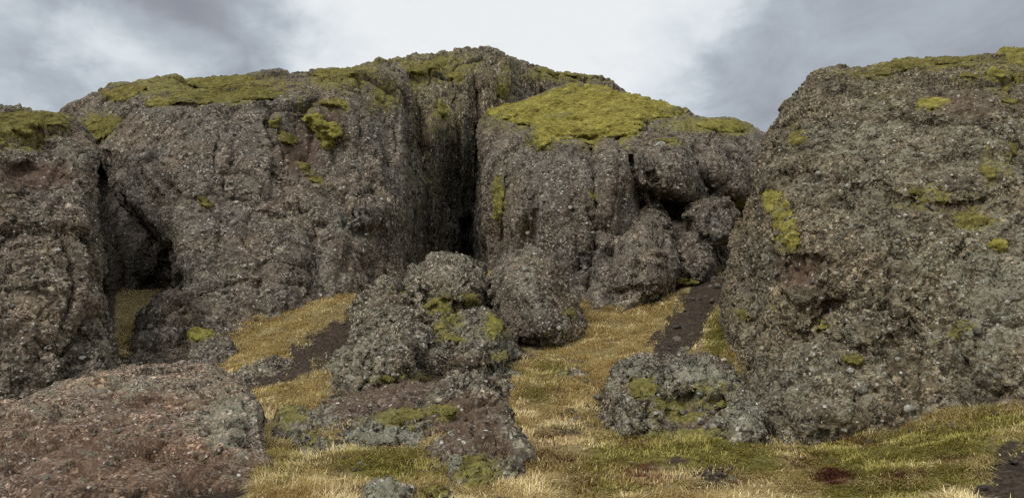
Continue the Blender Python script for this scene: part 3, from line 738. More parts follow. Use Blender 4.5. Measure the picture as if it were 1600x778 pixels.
lo = shell([(930, 655), (936, 630), (948, 596), (968, 568), (1000, 557), (1042, 562), (1082, 560), (1106, 556), (1135, 572), (1162, 600), (1185, 632), (1198, 665), (1196, 700), (1160, 720), (1100, 725), (1000, 725), (940, 700)], D((1000, 562, 17.5), (1100, 562, 17.5), (960, 620, 15.6), (1050, 620, 15), (1160, 640, 15), (1190, 690, 14), (1060, 680, 13.4), (950, 680, 14), (1100, 720, 13)), 30, 1.2, 2.5,
           feats=[('bump', 985, 640, 34, 40, .4), ('bump', 1080, 590, 50, 30, .4), ('bump', 1160, 650, 34, 44, .5), ('groove', [(1040, 570), (1050, 610), (1110, 640), (1130, 680)], 10, .4), ('dent', [(1030, 620), (1090, 610), (1120, 660), (1050, 680)], 10, .3), ('bump', 1020, 640, 26, 36, .3)], seed=26)
rock('boulder', 'low flat-topped boulder crusted with pale lichen and draped in moss', 'boulder', M_BOUL, [lo], 15.3, 1.25, (('fbm', .6, .25), ('facet', (.9, .9, .9), .2), ('facet', (2.4, 2.4, 2.4), .1), ('billow', 5, .05)), lich=[(990, 600, 50, 40, .5), (1090, 590, 60, 30, .7), (1160, 650, 36, 44, .7), (1020, 660, 24, 30, .6)], moss=[(1010, 605, 24, 20, .8), (1060, 640, 60, 30, .6), (1110, 610, 40, 18, .6), (1060, 680, 90, 14, .8)], rust=[(1060, 650, 60, 30, .9), (1120, 570, 30, 10, .7)], key='lowrock', seed=27)

sm = shell([(868, 600), (874, 584), (892, 577), (920, 584), (941, 600), (944, 640), (900, 640)], D((905, 580, 19.5), (905, 630, 18)), 16, .8, 1.2, wob=2, seed=28)
rock('boulder', 'small grey rock sunk in grass between the round boulder and the flat-topped one', 'boulder', M_BOUL, [sm], 18.5, 1.25, (('fbm', .9, .2), ('billow', 2, .15)), moss=[(880, 585, 12, 12, .6)], seed=29, key='smallrock')

# --- red-brown knoll in the foreground
knollD = D((-260, 650, 13.5), (0, 640, 14), (140, 592, 14.8), (210, 580, 15), (300, 575, 15), (350, 585, 14.5), (395, 640, 13), (412, 700, 11.5), (435, 760, 10.2), (440, 900, 8.2), (200, 900, 7.2), (-260, 900, 7), (200, 778, 8.9), (0, 778, 8.8), (100, 680, 11.2), (300, 680, 11.2), (370, 650, 12.4), (-260, 760, 9.2))
kn = shell([(-260, 655), (-100, 650), (0, 639), (60, 612), (140, 592), (205, 579), (250, 574), (300, 571), (330, 574), (348, 582), (370, 600), (390, 625), (402, 655), (411, 690), (425, 730), (445, 775), (450, 900), (-260, 900)], knollD, 14, .8, 2.5, step=5,
           feats=[('groove', [(60, 640), (200, 640), (330, 610)], 10, .25), ('groove', [(0, 720), (160, 700), (320, 720), (400, 700)], 10, .25), ('bump', 370, 650, 30, 50, .3), ('bump', 120, 640, 60, 20, .2), ('bump', 260, 660, 60, 24, .2), ('bump', 100, 740, 80, 20, .2), ('groove', [(340, 590), (370, 640), (385, 720)], 8, .2)], wob=2.5, seed=30)
rock('outcrop', 'sloping red-brown earthy rock knoll with lichen along its edge', 'outcrop', M_RED, [kn], 11.5, 1.3, (('fbm', .5, .15), ('facet', (.55, 1.1, 1.6), .16), ('facet', (1.8, 2.6, 3.2), .06), ('ridged', 4, .03)), base_mask=(.22, .28, 0, 0), rust=[(120, 710, 200, 70, .55), (300, 740, 150, 40, .7), (220, 625, 120, 26, .4), (400, 750, 40, 40, .9)], lich=[(360, 650, 50, 60, .9), (200, 600, 150, 18, .5), (80, 640, 60, 16, .4), (330, 600, 40, 24, .6)], key='knoll', seed=31)

ma = shell([(184, 575), (200, 556), (228, 540), (262, 531), (296, 541), (308, 562), (310, 600), (190, 610)], D((250, 532, 27), (250, 580, 25)), 16, 1.2, 1.5, wob=2, seed=32)
rock('boulder', 'dark flat boulder lying across the foot of the black cleft', 'boulder', M_MID, [ma], 26, 1.25, (('fbm', .6, .25), ('ridged', 1.6, .16)), wet_shade=[(240, 560, 80, 40, .5)], seed=33, key='flat')
mb = shell([(284, 545), (292, 524), (318, 514), (345, 520), (368, 533), (374, 558), (360, 590), (300, 590)], D((330, 518, 26), (330, 575, 24.3)), 20, 1.2, 1.5, wob=2, seed=34)
rock('boulder', 'rounded boulder with a green moss patch, against the dark flat one', 'boulder', M_MID, [mb], 25, 1.25, (('fbm', .7, .25), ('billow', 1.8, .18)), moss=[(310, 523, 26, 10, 1.0)], seed=35, key='mossyrock')
oc = shell([(352, 605), (372, 582), (398, 568), (424, 558), (450, 562), (470, 572), (455, 596), (400, 625)], D((430, 562, 22.5), (390, 600, 19.8)), 14, .7, 1, wob=2, seed=36)
rock('outcrop', 'low grey ledge of rock breaking through the grass under the dirt path', 'outcrop', M_BOUL, [oc], 20.5, 1.25, (('fbm', .8, .22), ('ridged', 2, .1)), rust=[(400, 590, 40, 12, .5)], seed=37, key='ledge')
od = shell([(412, 690), (424, 658), (445, 638), (468, 632), (486, 645), (502, 672), (490, 700)], D((460, 640, 14.5), (460, 690, 13.2)), 16, .7, 1, wob=2, seed=38)
rock('outcrop', 'little mossy hump of rock at the edge of the red knoll', 'outcrop', M_BOUL, [od], 13.8, 1.25, (('fbm', .9, .2), ('billow', 2.2, .14)), moss=[(450, 650, 30, 20, .8), (475, 680, 30, 12, .6)], rust=[(490, 670, 20, 20, .6)], seed=39, key='hump')
oe = shell([(556, 800), (566, 772), (580, 754), (600, 744), (622, 752), (640, 768), (655, 800)], D((600, 748, 8.7), (600, 800, 8.2)), 16, .5, .8, wob=2, seed=40)
rock('boulder', 'small grey rock with a white lichen spot at the bottom edge of the picture', 'boulder', M_BOUL, [oe], 9.3, 1.25, (('fbm', 1.3, .12), ('billow', 3, .08)), lich=[(622, 760, 14, 9, 1.0), (600, 770, 40, 30, .7)], seed=41, key='whitespot')
of = shell([(640, 800), (658, 770), (680, 756), (700, 762), (715, 785), (715, 810), (650, 810)], D((680, 760, 8.9), (680, 805, 8.3)), 14, .4, .7, wob=2, seed=42)
rock('boulder', 'small moss-topped rock next to the white-spotted one', 'boulder', M_BOUL, [of], 9.4, 1.25, (('fbm', 1.3, .1), ('billow', 3, .08)), moss=[(675, 768, 26, 10, .9)], rust=[(690, 790, 26, 14, .6)], seed=43, key='mosstop')

# ------------------------------------------------------------------ ground
GC = [(800, 778, 9), (430, 778, 9.3), (1250, 778, 9), (1600, 778, 8.6), (1250, 702, 14.4), (1600, 664, 12.3), (1420, 672, 13.4), (800, 655, 15.5), (850, 590, 19.5), (920, 482, 30), (1080, 472, 30), (1130, 432, 33), (1040, 552, 21.5), (1140, 562, 20), (460, 690, 13),
      (450, 605, 19), (350, 582, 23), (370, 524, 28.3), (435, 492, 29.8), (500, 464, 32.4), (565, 458, 34.6), (200, 545, 27.5), (195, 470, 33), (740, 420, 42), (0, 640, 22), (200, 620, 20), (650, 720, 11.2), (880, 690, 12.6), (1050, 735, 11), (1130, 700, 13), (960, 560, 21.5), (1000, 500, 28), (560, 700, 12.4), (1900, 640, 11), (-250, 700, 14), (0, 800, 9), (520, 560, 24), (1450, 720, 11), (1100, 780, 8.8)]
GP = at(np.array([p[0] for p in GC]), np.array([p[1] for p in GC]), np.array([p[2] for p in GC]))
extra = np.array([[0, 0, 0], [-20, -10, -.1], [20, -10, -.1], [0, -40, 0], [-45, 20, .5], [40, 15, .5], [-40, 60, 6], [40, 60, 6], [0, 60, 7]], float)
GA = np.vstack([GP, extra])
_gt = tps(GA[:, :2], GA[:, 2], 2e-3)


def ground_z(x, y):
    Q = np.column_stack([x, y])
    k = sstep(np.hypot(x, np.maximum(y - 25, -y * .6)), 30, 60)
    z = _gt(np.clip(Q, [-60, -60], [60, 70])) * (1 - k) + k * np.where(y > 30, 4.0, 0.0)
    P3 = np.column_stack([x, y, np.zeros_like(x)])
    n = fbm(P3, .45, 3) * .16 + fbm(P3, 1.6, 3, billow=True, off=9.1) * .06
    z = z + .26 * np.exp(-(((x - 2.5) / 1.25) ** 2 + ((y - 11.6) / 1.0) ** 2)) + .10 * np.exp(-(((x - 6.2) / 1.6) ** 2 + ((y - 11.6) / 1.0) ** 2))
    return z + n


REG = {
    'slope': [(325, 600), (350, 520), (430, 470), (505, 440), (580, 440), (600, 470), (545, 520), (500, 560), (450, 600), (400, 620)],
    'hollow': [(370, 625), (430, 580), (540, 540), (700, 640), (640, 660), (560, 700), (680, 700), (700, 800), (400, 800), (400, 660)],
    'gully': [(890, 470), (1000, 480), (1085, 455), (1060, 490), (1025, 530), (1000, 570), (900, 640), (800, 720), (800, 570), (860, 545)],
    'gap': [(1060, 570), (1090, 540), (1105, 490), (1130, 470), (1150, 500), (1160, 600)],
    'cleft': [(176, 440), (205, 440), (240, 525), (330, 540), (340, 580), (185, 560)],
    'front': [(660, 690), (790, 640), (900, 600), (960, 680), (1200, 690), (1260, 690), (1330, 705), (1330, 810), (640, 810)],
    'bank': [(1250, 700), (1330, 680), (1430, 655), (1620, 630), (1750, 630), (1750, 800), (1250, 800)]}
DIRT = {
    'path': [(585, 465), (560, 478), (520, 505), (470, 545), (420, 580), (365, 600), (385, 618), (440, 602), (500, 575), (545, 530), (575, 500), (600, 470)],
    'gully': [(1142, 420), (1112, 430), (1092, 442), (1066, 452), (1050, 470), (1068, 478), (1056, 500), (1030, 520), (1016, 552), (1050, 566), (1084, 552), (1084, 528), (1104, 502), (1108, 482), (1128, 470), (1148, 440)],
    'bank': [(1536, 720), (1556, 692), (1600, 690), (1720, 680), (1740, 820), (1520, 820), (1520, 760)]}


def axis(lo, hi, fine_lo, fine_hi, step):
    mid = np.arange(fine_lo, fine_hi + step / 2, step)
    a, s = [fine_lo], step
    while a[-1] > lo:
        s *= 1.25; a.append(a[-1] - s)
    b, s = [fine_hi], step
    while b[-1] < hi:
        s *= 1.25; b.append(b[-1] + s)
    return np.concatenate([a[1:][::-1], mid, b[1:]])


def grid_faces(nx, ny):
    idx = np.arange(nx * ny).reshape(ny, nx)
    return np.stack([idx[:-1, :-1].ravel(), idx[:-1, 1:].ravel(), idx[1:, 1:].ravel(), idx[1:, :-1].ravel()], 1)


gx, gy = axis(-800, 800, -16, 16, .09), axis(-800, 800, 6, 42, .09)
X, Y = np.meshgrid(gx, gy)
Z = ground_z(X.ravel(), Y.ravel())
GV = np.column_stack([X.ravel(), Y.ravel(), Z])
GF = grid_faces(len(gx), len(gy))
gpx, gpy = project(GV)
gq = np.column_stack([gpx, gpy])
front = (GV[:, 1] > 5) & (np.abs(GV[:, 0]) < 40) & (GV[:, 1] < 60)


def region(name, Q, table=REG, soft=8):
    if table is DIRT:
        soft = 34 if name == 'bank' else 14
    s = poly_sdf(Q, rough_outline(table[name], 5, 14, 3))[0]
    if table is DIRT:
        s = s + 3 + 34 * fbm(np.column_stack([Q / 26, np.zeros(len(Q))]), 1.0, 4, off=2.7)
    return sstep(s, -soft, soft)


def spots(Q, spec):
    o = np.zeros(len(Q))
    for cx, cy, rx, ry, a in spec:
        o = np.maximum(o, a * np.exp(-.9 * (((Q[:, 0] - cx) / rx) ** 2 + ((Q[:, 1] - cy) / ry) ** 2)))
    return o


GREEN = [(560, 610, 60, 12, .5), (1000, 705, 80, 26, 1.0), (1120, 705, 100, 26, 1.0), (1180, 730, 50, 20, .9), (1350, 720, 110, 40, .9), (1460, 695, 120, 30, 1.0), (1480, 740, 60, 30, .8), (1400, 770, 90, 20, .8), (600, 730, 90, 22, .9), (840, 610, 30, 30, .5), (960, 760, 80, 20, .6), (1060, 700, 120, 30, .95), (960, 720, 60, 40, .75), (1180, 720, 60, 30, .7), (1400, 710, 130, 34, .8), (1500, 690, 90, 30, .85), (1330, 770, 60, 26, .8), (1560, 660, 70, 16, .9), (620, 725, 60, 22, .8), (680, 745, 40, 20, .6), (860, 580, 40, 20, .5), (1120, 530, 24, 50, .7), (210, 500, 16, 40, .35), (440, 720, 50, 30, .4), (1080, 440, 20, 10, .8), (1240, 750, 60, 20, .3)]
REDS = [(1120, 740, 50, 16, .5), (1250, 720, 40, 14, .5), (1350, 690, 60, 16, .45), (830, 640, 40, 20, .4), (1000, 690, 60, 16, .5), (1303, 747, 38, 13, 1.1), (1405, 746, 26, 10, 1.0), (1440, 742, 14, 8, .8), (1340, 690, 50, 12, .7), (1480, 720, 40, 14, .6), (1000, 730, 60, 14, .7), (880, 720, 40, 14, .5), (860, 690, 50, 30, .5), (870, 660, 60, 18, .5), (500, 690, 40, 30, .4), (560, 770, 60, 20, .4), (430, 640, 30, 24, .4), (900, 760, 50, 20, .35), (1000, 745, 60, 20, .5), (540, 480, 30, 14, .3)]
SOIL = [(480, 720, 30, 8, .5), (640, 735, 40, 10, .5), (830, 700, 20, 40, .4), (500, 575, 36, 16, .8), (590, 635, 60, 14, .9), (500, 655, 40, 10, .7), (1000, 575, 30, 14, .5), (168, 460, 16, 70, 1.0), (810, 560, 40, 10, .8), (500, 490, 12, 8, .5), (1110, 750, 60, 18, .95), (1060, 720, 30, 12, .6), (890, 675, 70, 10, .8), (1130, 735, 40, 12, .8), (640, 700, 60, 10, .6), (1480, 760, 40, 20, .5)]
# where rock stands in the turf: loose soil and longer grass round the foot
CG = np.zeros((400, 400))
for o_ in ROCK.values():
    RV = coords(o_.data)[::2] + np.array(o_.location, np.float32)
    RV = RV[(np.abs(RV[:, 0]) < 20) & (RV[:, 1] > 5) & (RV[:, 1] < 44)]
    RV = RV[np.abs(RV[:, 2] - ground_at(RV[:, 0], RV[:, 1])) < .12]
    CG[((RV[:, 1] - 5) * 10).astype(int), ((RV[:, 0] + 20) * 10).astype(int).clip(0, 399)] = 1
for _ in range(9):
    p_ = np.pad(CG, 1, mode='edge')
    CG = np.maximum(CG, .86 * np.maximum.reduce([p_[:-2, 1:-1], p_[2:, 1:-1], p_[1:-1, :-2], p_[1:-1, 2:]]))


def contact(x, y):
    return np.where((np.abs(x) < 19.9) & (y > 5) & (y < 44.9), CG[((y - 5) * 10).astype(int).clip(0, 399), ((x + 20) * 10).astype(int).clip(0, 399)], 0)


gm = np.zeros((len(GV), 4), np.float32)
gm[front, 0] = np.maximum.reduce([region(k, gq[front], DIRT) for k in DIRT] + [spots(gq[front], SOIL), .62 * sstep(contact(GV[front, 0], GV[front, 1]), .35, .95)])
gm[front, 1] = spots(gq[front], GREEN)
gm[front, 2] = spots(gq[front], REDS)
gm[:, 3] = 1


def ground_material(name, dirt_only=False):
    m = bpy.data.materials.new(name); m.use_nodes = True
    m.displacement_method = 'BOTH'
    t = NT(m.node_tree)
    P = t.n('ShaderNodeNewGeometry').outputs['Position']
    n1 = t.noise(P, 1.4, 5.0, .6); n2 = t.noise(P, 12, 5.0, .65); n3 = t.noise(P, 40, 3.0, .6)
    v = t.vor(t.vmath('ADD', P, t.vmath('SCALE', t.n('ShaderNodeTexNoise', Vector=P, Scale=5.0).outputs['Color'], scale=.25).outputs[0]).outputs[0], 13.0); vc = t.n('ShaderNodeSeparateColor', Color=v.outputs['Color'])
    dirt = t.ramp(t.math('ADD', t.math('MULTIPLY', n2, .55), t.math('ADD', t.math('MULTIPLY', vc.outputs[0], .2), t.math('MULTIPLY', n1, .25))), [(.25, (.026, .018, .012)), (.48, (.066, .047, .032)), (.7, (.14, .105, .075))])
    h = t.math('MULTIPLY_ADD', t.math('SUBTRACT', n2, .5), .16, t.math('MULTIPLY', t.math('SUBTRACT', .4, v.outputs['Distance']), .03))
    if dirt_only:
        c = t.mix(t.math('MULTIPLY', t.smooth(vc.outputs[1], .9, .95), t.smooth(v.outputs['Distance'], .4, .3)), dirt, c3(.14, .125, .11))
    else:
        mk = t.n('ShaderNodeVertexColor', {'layer_name': 'mask'})
        ms = t.n('ShaderNodeSeparateColor', Color=mk.outputs['Color'])
        jig = t.math('MULTIPLY', t.math('SUBTRACT', t.noise(P, 2.5, 6.0, .68), .5), 1.3)
        c = t.ramp(t.math('ADD', t.math('MULTIPLY', n1, .5), t.math('MULTIPLY', n2, .5)), [(.3, (.14, .100, .045)), (.5, (.32, .25, .115)), (.7, (.48, .39, .19))])
        green = t.ramp(n2, [(.3, (.055, .046, .014)), (.5, (.17, .145, .036)), (.7, (.32, .275, .075))])
        c = t.mix(t.smooth(t.math('ADD', ms.outputs[1], jig), .3, .65), c, green)
        c = t.mix(t.smooth(t.math('ADD', ms.outputs[2], jig), .4, .7, 0., .85), c, t.ramp(n2, [(.3, (.05, .016, .010)), (.7, (.15, .050, .026))]))
        c = t.mix(t.smooth(t.math('ADD', ms.outputs[0], t.math('MULTIPLY', jig, .6)), .4, .65), c, dirt)
    c = t.mix(.7, c, t.ramp(n3, [(.3, (.55, .55, .55)), (.55, (1, 1, 1)), (.8, (1.4, 1.4, 1.4))]), 'MULTIPLY')
    bs = t.n('ShaderNodeBsdfPrincipled', Base_Color=c, Roughness=.95)
    bs.inputs['Specular IOR Level'].default_value = .15
    t.n('ShaderNodeOutputMaterial', Surface=bs, Displacement=t.n('ShaderNodeDisplacement', Height=h, Midlevel=0.0, Scale=1.0))
    return m


M_GROUND = ground_material('turf_and_soil'); M_DIRT = ground_material('dark_volcanic_dirt', True)
gob = place('ground', mesh_from('ground', GV, GF), M_GROUND, 'rough grassy hillside between the rocks', None, kind='structure', attrs={'mask': gm})
ZB['ground'] = zsplat(GV[front])
ZB['all'] = np.minimum(ZB['all'], ZB['ground'])

dirt_text = {'path': ('dirt_path', 'dark brown dirt path slanting down between the grass slope and the central rocks'), 'gully': ('dirt_gully', 'dark stony dirt gully running down beside the knobbly cliff'), 'bank': ('dirt_bank', 'bare dark earth at the outer edge of the green bank')}
for k, poly in DIRT.items():
    if k == 'bank': continue              # bare patches within the turf, part of the ground itself
    s = np.full(len(GV), -1e3)
    s[front] = poly_sdf(gq[front], rough_outline(poly, 12, 9, 11))[0]
    s += 20 * fbm(GV, 1.6, 4, off=4.4) - 2
    keep = (s[GF] > -8).all(1)
    used = np.unique(GF[keep]); mp = np.zeros(len(GV), np.int64); mp[used] = np.arange(len(used))
    PV = GV[used].copy()
    PV[:, 2] += -.05 + .07 * sstep(s[used], -8, 14) + .12 * fbm(PV, 1.8, 4)
    place(dirt_text[k][0], mesh_from('dirt', PV, mp[GF[keep]]), M_DIRT, dirt_text[k][1], None, kind='structure')

# ------------------------------------------------------------------ moss cushions
def biggest_piece(me):
    n = len(me.vertices)
    e = np.empty(len(me.edges) * 2, np.int32); me.edges.foreach_get('vertices', e); e = e.reshape(-1, 2)
    lab = np.arange(n)
    while True:
        new = lab.copy()
        np.minimum.at(new, e[:, 0], lab[e[:, 1]]); np.minimum.at(new, e[:, 1], lab[e[:, 0]])
        new = new[new]
        if (new == lab).all(): break
        lab = new
    u, c = np.unique(lab, return_counts=True)
    if len(u) == 1: return me
    keep = lab == u[c.argmax()]
    f = np.empty(len(me.loops), np.int32); me.loops.foreach_get('vertex_index', f)
    f = f.reshape(-1, 4); f = f[keep[f].all(1)]
    mp = np.cumsum(keep) - 1
    return mesh_from('piece', coords(me)[keep], mp[f])


def moss(label, outline, host, thick=.3, mat=None, group='moss cushions on the rocks', wob=6, ell=True, sag=1.0, name='moss_cushion'):
    """outline: polygon, or (cx, cy, rx, ry, tilt degrees); lies on the host's real surface"""
    moss.k += 1
    thick *= 2.0 if host == 'wall' else 1.55 if host not in ('right', 'lower', 'knob', 'lowrock', 'outcrop', 'mossyshoulder') else 1.2
    if ell:
        cx, cy, rx, ry, tl = outline
        a = np.linspace(0, 2 * math.pi, 22, endpoint=False)
        rr = 1 + .16 * np.sin(a * 2 + moss.k) + .12 * np.sin(a * 3 + moss.k * 2.1)
        ex, ey = rx * rr * np.cos(a), ry * rr * np.sin(a)
        c, s = math.cos(R(tl)), math.sin(R(tl))
        outline = np.column_stack([cx + ex * c - ey * s, cy + ex * s + ey * c])
    outline = np.asarray(outline, float)
    key = 'fill_' + host
    if key not in ZB:
        ZB[key] = zblur(zfill(ZB[host], 20), 3)
    z = ZB[key]
    if not np.isfinite(z).all():
        z = np.where(np.isfinite(z), z, np.nanmax(np.where(np.isfinite(z), z, np.nan)))
        ZB[key] = z
    size = min(np.ptp(outline[:, 0]), np.ptp(outline[:, 1]))
    dm = float(np.median(zdepth(z, outline)))
    
    def depth(Q):
        zz = zdepth(z, Q)
        W3 = at(Q[:, 0], Q[:, 1], zz)
        n = fbm(W3, 16 / dm, 4, off=moss.k * 1.7) + .7 * fbm(W3 * np.array([.5, .6, 2.4]), 24 / dm, 3, billow=True, off=moss.k)
        return zz - thick * .72 + .10 * dm / 30 + thick * 1.15 * n
    sh = shell(outline, depth, max(6, min(26, size * .42)), thick, thick * .8 + .25, step=2.5 if size < 60 else 3.5, wob=wob, seed=moss.k + 60)
    me = biggest_piece(remesh([sh], dm / 804 * 1.15))
    V = coords(me); N = normals(me)
    q = V * np.array([1, 1, 1.5], np.float32)
    V = V + N * (.26 * thick + .08) * fbm(V * np.array([.7, 1, 2.2], np.float32), .85, 4, billow=True, off=moss.k)[:, None] + N * .05 * fbm(q, 3.4, 3, billow=True)[:, None]
    me.vertices.foreach_set('co', V.astype(np.float32).ravel())
    if host in ROCK:                      # the same moss thins out over the rock round the cushion
        ho = ROCK[host]; hm = ho.data
        HV = coords(hm) + np.array(ho.location, np.float32)
        hp = np.column_stack(project(HV))
        pad = (8 + size * .22) * (.5 if host == 'right' else 1)
        bb = (hp[:, 0] > outline[:, 0].min() - pad * 2) & (hp[:, 0] < outline[:, 0].max() + pad * 2) & (hp[:, 1] > outline[:, 1].min() - pad * 2) & (hp[:, 1] < outline[:, 1].max() + pad * 2)
        col = np.empty(len(HV) * 4, np.float32); hm.attributes['mask'].data.foreach_get('color', col); col = col.reshape(-1, 4)
        sd_ = poly_sdf(hp[bb], outline)[0]
        col[bb, 3] = np.maximum(col[bb, 3], (.65 if host in ('right', 'wall') else .9) * sstep(sd_, -pad * 1.1, pad * .5))
        hm.attributes['mask'].data.foreach_set('color', col.ravel())
    return place(name, me, mat or MOSS, label, 'moss', group)


moss.k = 0
L_ = moss
L_('thick olive moss pad capping the grey block by the cleft', [(-120, 180), (0, 176), (50, 172), (90, 175), (112, 186), (108, 200), (95, 212), (75, 212), (62, 232), (45, 236), (20, 222), (-20, 222), (-120, 215)], 'left', .4, ell=False)
L_('smooth moss saddle bridging the top of the black cleft', [(112, 205), (125, 188), (160, 180), (195, 180), (188, 196), (170, 212), (148, 224), (130, 216)], 'wall', .35, ell=False)
L_('long drooping moss cornice on the rim of the long wall', [(250, 148), (275, 138), (310, 145), (345, 138), (400, 138), (445, 142), (448, 152), (410, 158), (380, 164), (360, 168), (330, 158), (312, 172), (290, 160), (262, 160)], 'wall', .5, ell=False)
L_('flat moss sheet on the plateau above the cleft', (190, 146, 42, 10, -6), 'wall', .3)
L_('moss sheet along the plateau skyline', (350, 127, 66, 9, -3), 'wall', .3)
L_('yellowish moss strip on the plateau below the skyline', (250, 160, 26, 8, 0), 'wall', .25)
L_('bright moss cap on the rim below the peak ridge', (525, 114, 38, 9, -10), 'wall', .4)
L_('lobed moss cushion hanging down the upper face of the long wall', [(466, 176), (478, 170), (494, 174), (508, 188), (528, 196), (542, 208), (543, 226), (530, 230), (518, 240), (504, 234), (496, 216), (480, 198)], 'wall', .45, MOSS_B, ell=False)
L_('oval moss cushion above the largest one on the wall', (524, 164, 24, 12, 15), 'wall', .35)
L_('narrow slanting moss ledge below the largest cushion', [(456, 250), (470, 250), (488, 262), (505, 276), (511, 296), (500, 292), (484, 282), (468, 272), (457, 262)], 'wall', .35, ell=False)
L_('small round moss tuft on the wall, left of the largest cushion', (431, 190, 12, 10, 0), 'wall', .3)
L_('small moss tuft below the round one on the wall', (448, 219, 15, 10, 20), 'wall', .3)
L_('tiny brownish moss tuft alone low on the wall', (319, 316, 12, 8, 20), 'wall', .25)
L_('small moss knob near the rim above the round tuft', (453, 167, 11, 6, 15), 'wall', .25)
L_('moss patch on the shoulder between wall and peak', (598, 138, 24, 10, 25), 'peak', .4)
L_('lower moss patch on the shoulder of the peak', (607, 166, 18, 9, 20), 'peak', .35)
L_('moss strip along the ridge up to the peak', (668, 107, 44, 10, -14), 'peak', .35)
L_('dark moss patch under the summit', (712, 116, 20, 12, 20), 'peak', .3)
L_('small moss streak on the fluted face under the summit', (690, 172, 12, 14, 30), 'peak', .3)
L_('golden moss tuft at the corner of the peak above the moss slope', (784, 140, 9, 14, 20), 'peak', .3)
L_('thin moss line on the far ridge right of the peak', (880, 114, 40, 5, 8), 'peak', .25)
L_('great yellow-green moss slope capping the cliff beside the cave', [(750, 180), (775, 168), (810, 160), (840, 150), (868, 136), (895, 130), (935, 134), (985, 147), (1035, 159), (1072, 178), (1040, 184), (1012, 186), (1005, 200), (990, 214), (975, 226), (958, 208), (935, 214), (928, 232),
   (912, 222), (895, 214), (870, 222), (848, 236), (822, 226), (830, 210), (846, 200), (810, 196), (785, 186)], 'mosscliff', .62, MOSS_B, ell=False)
L_('moss pad at the end of the mossy cliff beside the knobbly cliff', [(1070, 186), (1100, 189), (1135, 185), (1170, 198), (1176, 206), (1150, 212), (1125, 208), (1100, 200)], 'mosscliff', .4, MOSS_B, ell=False)
L_('small green tuft in the crack below the great moss slope', (926, 307, 7, 6, 0), 'mosscliff', .25)
L_('brownish moss patch on the cliff beside the cave', (778, 310, 12, 34, 8), 'mosscliff', .2)
L_('thin moss strip on the ledge by the white stone', (1045, 222, 18, 4, 5), 'mosscliff', .2)
L_('olive moss patch on the corner above the dark blocks', (1150, 320, 13, 8, -15), 'mosscliff', .25)
L_('long green moss streak running down the edge of the knobbly cliff', [(1190, 300), (1206, 292), (1228, 300), (1234, 320), (1246, 345), (1252, 385), (1240, 402), (1216, 398), (1206, 375), (1212, 350), (1202, 330), (1190, 318)], 'right', .14, MOSS_B, ell=False)
L_('round bright moss cushion near the top of the knobbly cliff', [(1428, 166), (1440, 154), (1456, 148), (1468, 156), (1490, 158), (1478, 166), (1455, 174), (1432, 176)], 'right', .25, MOSS_B, ell=False)
L_('largest moss cushion at the top edge of the knobbly cliff', [(1532, 112), (1555, 104), (1580, 106), (1600, 116), (1596, 130), (1575, 136), (1550, 130), (1534, 124)], 'right', .3, MOSS_B, ell=False)
L_('moss heap on the skyline of the knobbly cliff', [(1552, 84), (1575, 74), (1605, 73), (1680, 64), (1700, 90), (1640, 104), (1600, 108), (1575, 100)], 'right', .3, MOSS_B, ell=False)
L_('grey-green moss pad left of the largest cushion', (1510, 122, 20, 9, -8), 'right', .2)
L_('long thin moss mat along the top of the knobbly cliff', (1455, 97, 70, 8, -6), 'right', .25)
L_('thin mat on the skyline nearer the knobbly cliff corner', (1375, 112, 40, 7, -10), 'right', .2)
L_('small moss knob under the largest cushion', (1570, 140, 12, 6, 0), 'right', .18)
L_('moss tuft under the small knob, near the picture edge', (1577, 158, 16, 6, 8), 'right', .18)
L_('moss ledge on the knobbly cliff at the picture edge', (1568, 240, 24, 11, -25), 'right', .2)
L_('lower olive tuft under the moss ledge', (1547, 268, 14, 8, 20), 'right', .15)
L_('olive tuft high on the corner of the knobbly cliff', (1243, 216, 11, 13, 0), 'right', .16)
L_('brown-green moss patch in the middle of the knobbly cliff', (1518, 345, 30, 15, 5), 'right', .14)
L_('orange-brown moss patch in the upper middle of the knobbly cliff', (1436, 303, 18, 10, 0), 'right', .13)
L_('tiny bright moss tuft on the knobbly cliff near the picture edge', (1561, 381, 14, 8, 0), 'right', .16, MOSS_B)
L_('small dark moss clump on a stone low on the knobbly cliff', (1280, 507, 19, 10, 0), 'right', .2)
L_('green moss clump near the gully side of the knobbly cliff', (1164, 494, 13, 9, 0), 'right', .2)
L_('moss crust on a bulge low on the knobbly cliff', (1500, 512, 22, 13, -20), 'right', .13)
L_('faint moss crust below the bulge of the knobbly cliff', (1330, 560, 18, 8, 0), 'right', .12)
L_('moss arch over a hole in the central heap crag', [(655, 482), (672, 472), (690, 460), (710, 472), (716, 492), (704, 496), (690, 486), (672, 488)], 'crag', .25, ell=False)
L_('moss clump on the crag beside the round boulder', (737, 472, 14, 12, -20), 'crag', .2)
L_('moss roll along the upper edge of the moss-shouldered boulder', [(674, 508), (690, 496), (715, 488), (722, 494), (704, 504), (692, 520), (678, 524)], 'mossyshoulder', .2, ell=False)
L_('moss patch on the shoulder of the boulder below the round grey one', (772, 508, 15, 17, 30), 'mossyshoulder', .16, MOSS_B)
L_('thin moss strip across the moss-shouldered boulder', (706, 527, 18, 5, 5), 'mossyshoulder', .14)
L_('dark moss cushion low on the craggy grey-green outcrop', (612, 594, 22, 6, 0), 'outcrop', .16)
L_('small moss tuft on the flank of the moss-shouldered boulder', (783, 556, 12, 7, 10), 'mossyshoulder', .14)
L_('moss crest on the pale lichen-studded knob', (636, 650, 30, 11, -3), 'knob', .14)
L_('moss strip along the top of the brown slab', (690, 643, 32, 8, -4), 'lower', .13)
L_('dark green moss at the foot of the brown slab', (744, 738, 26, 22, 0), 'lower', .12)
L_('tiny moss tuft on the side of the round boulder', (889, 487, 10, 5, 5), 'round', .15)
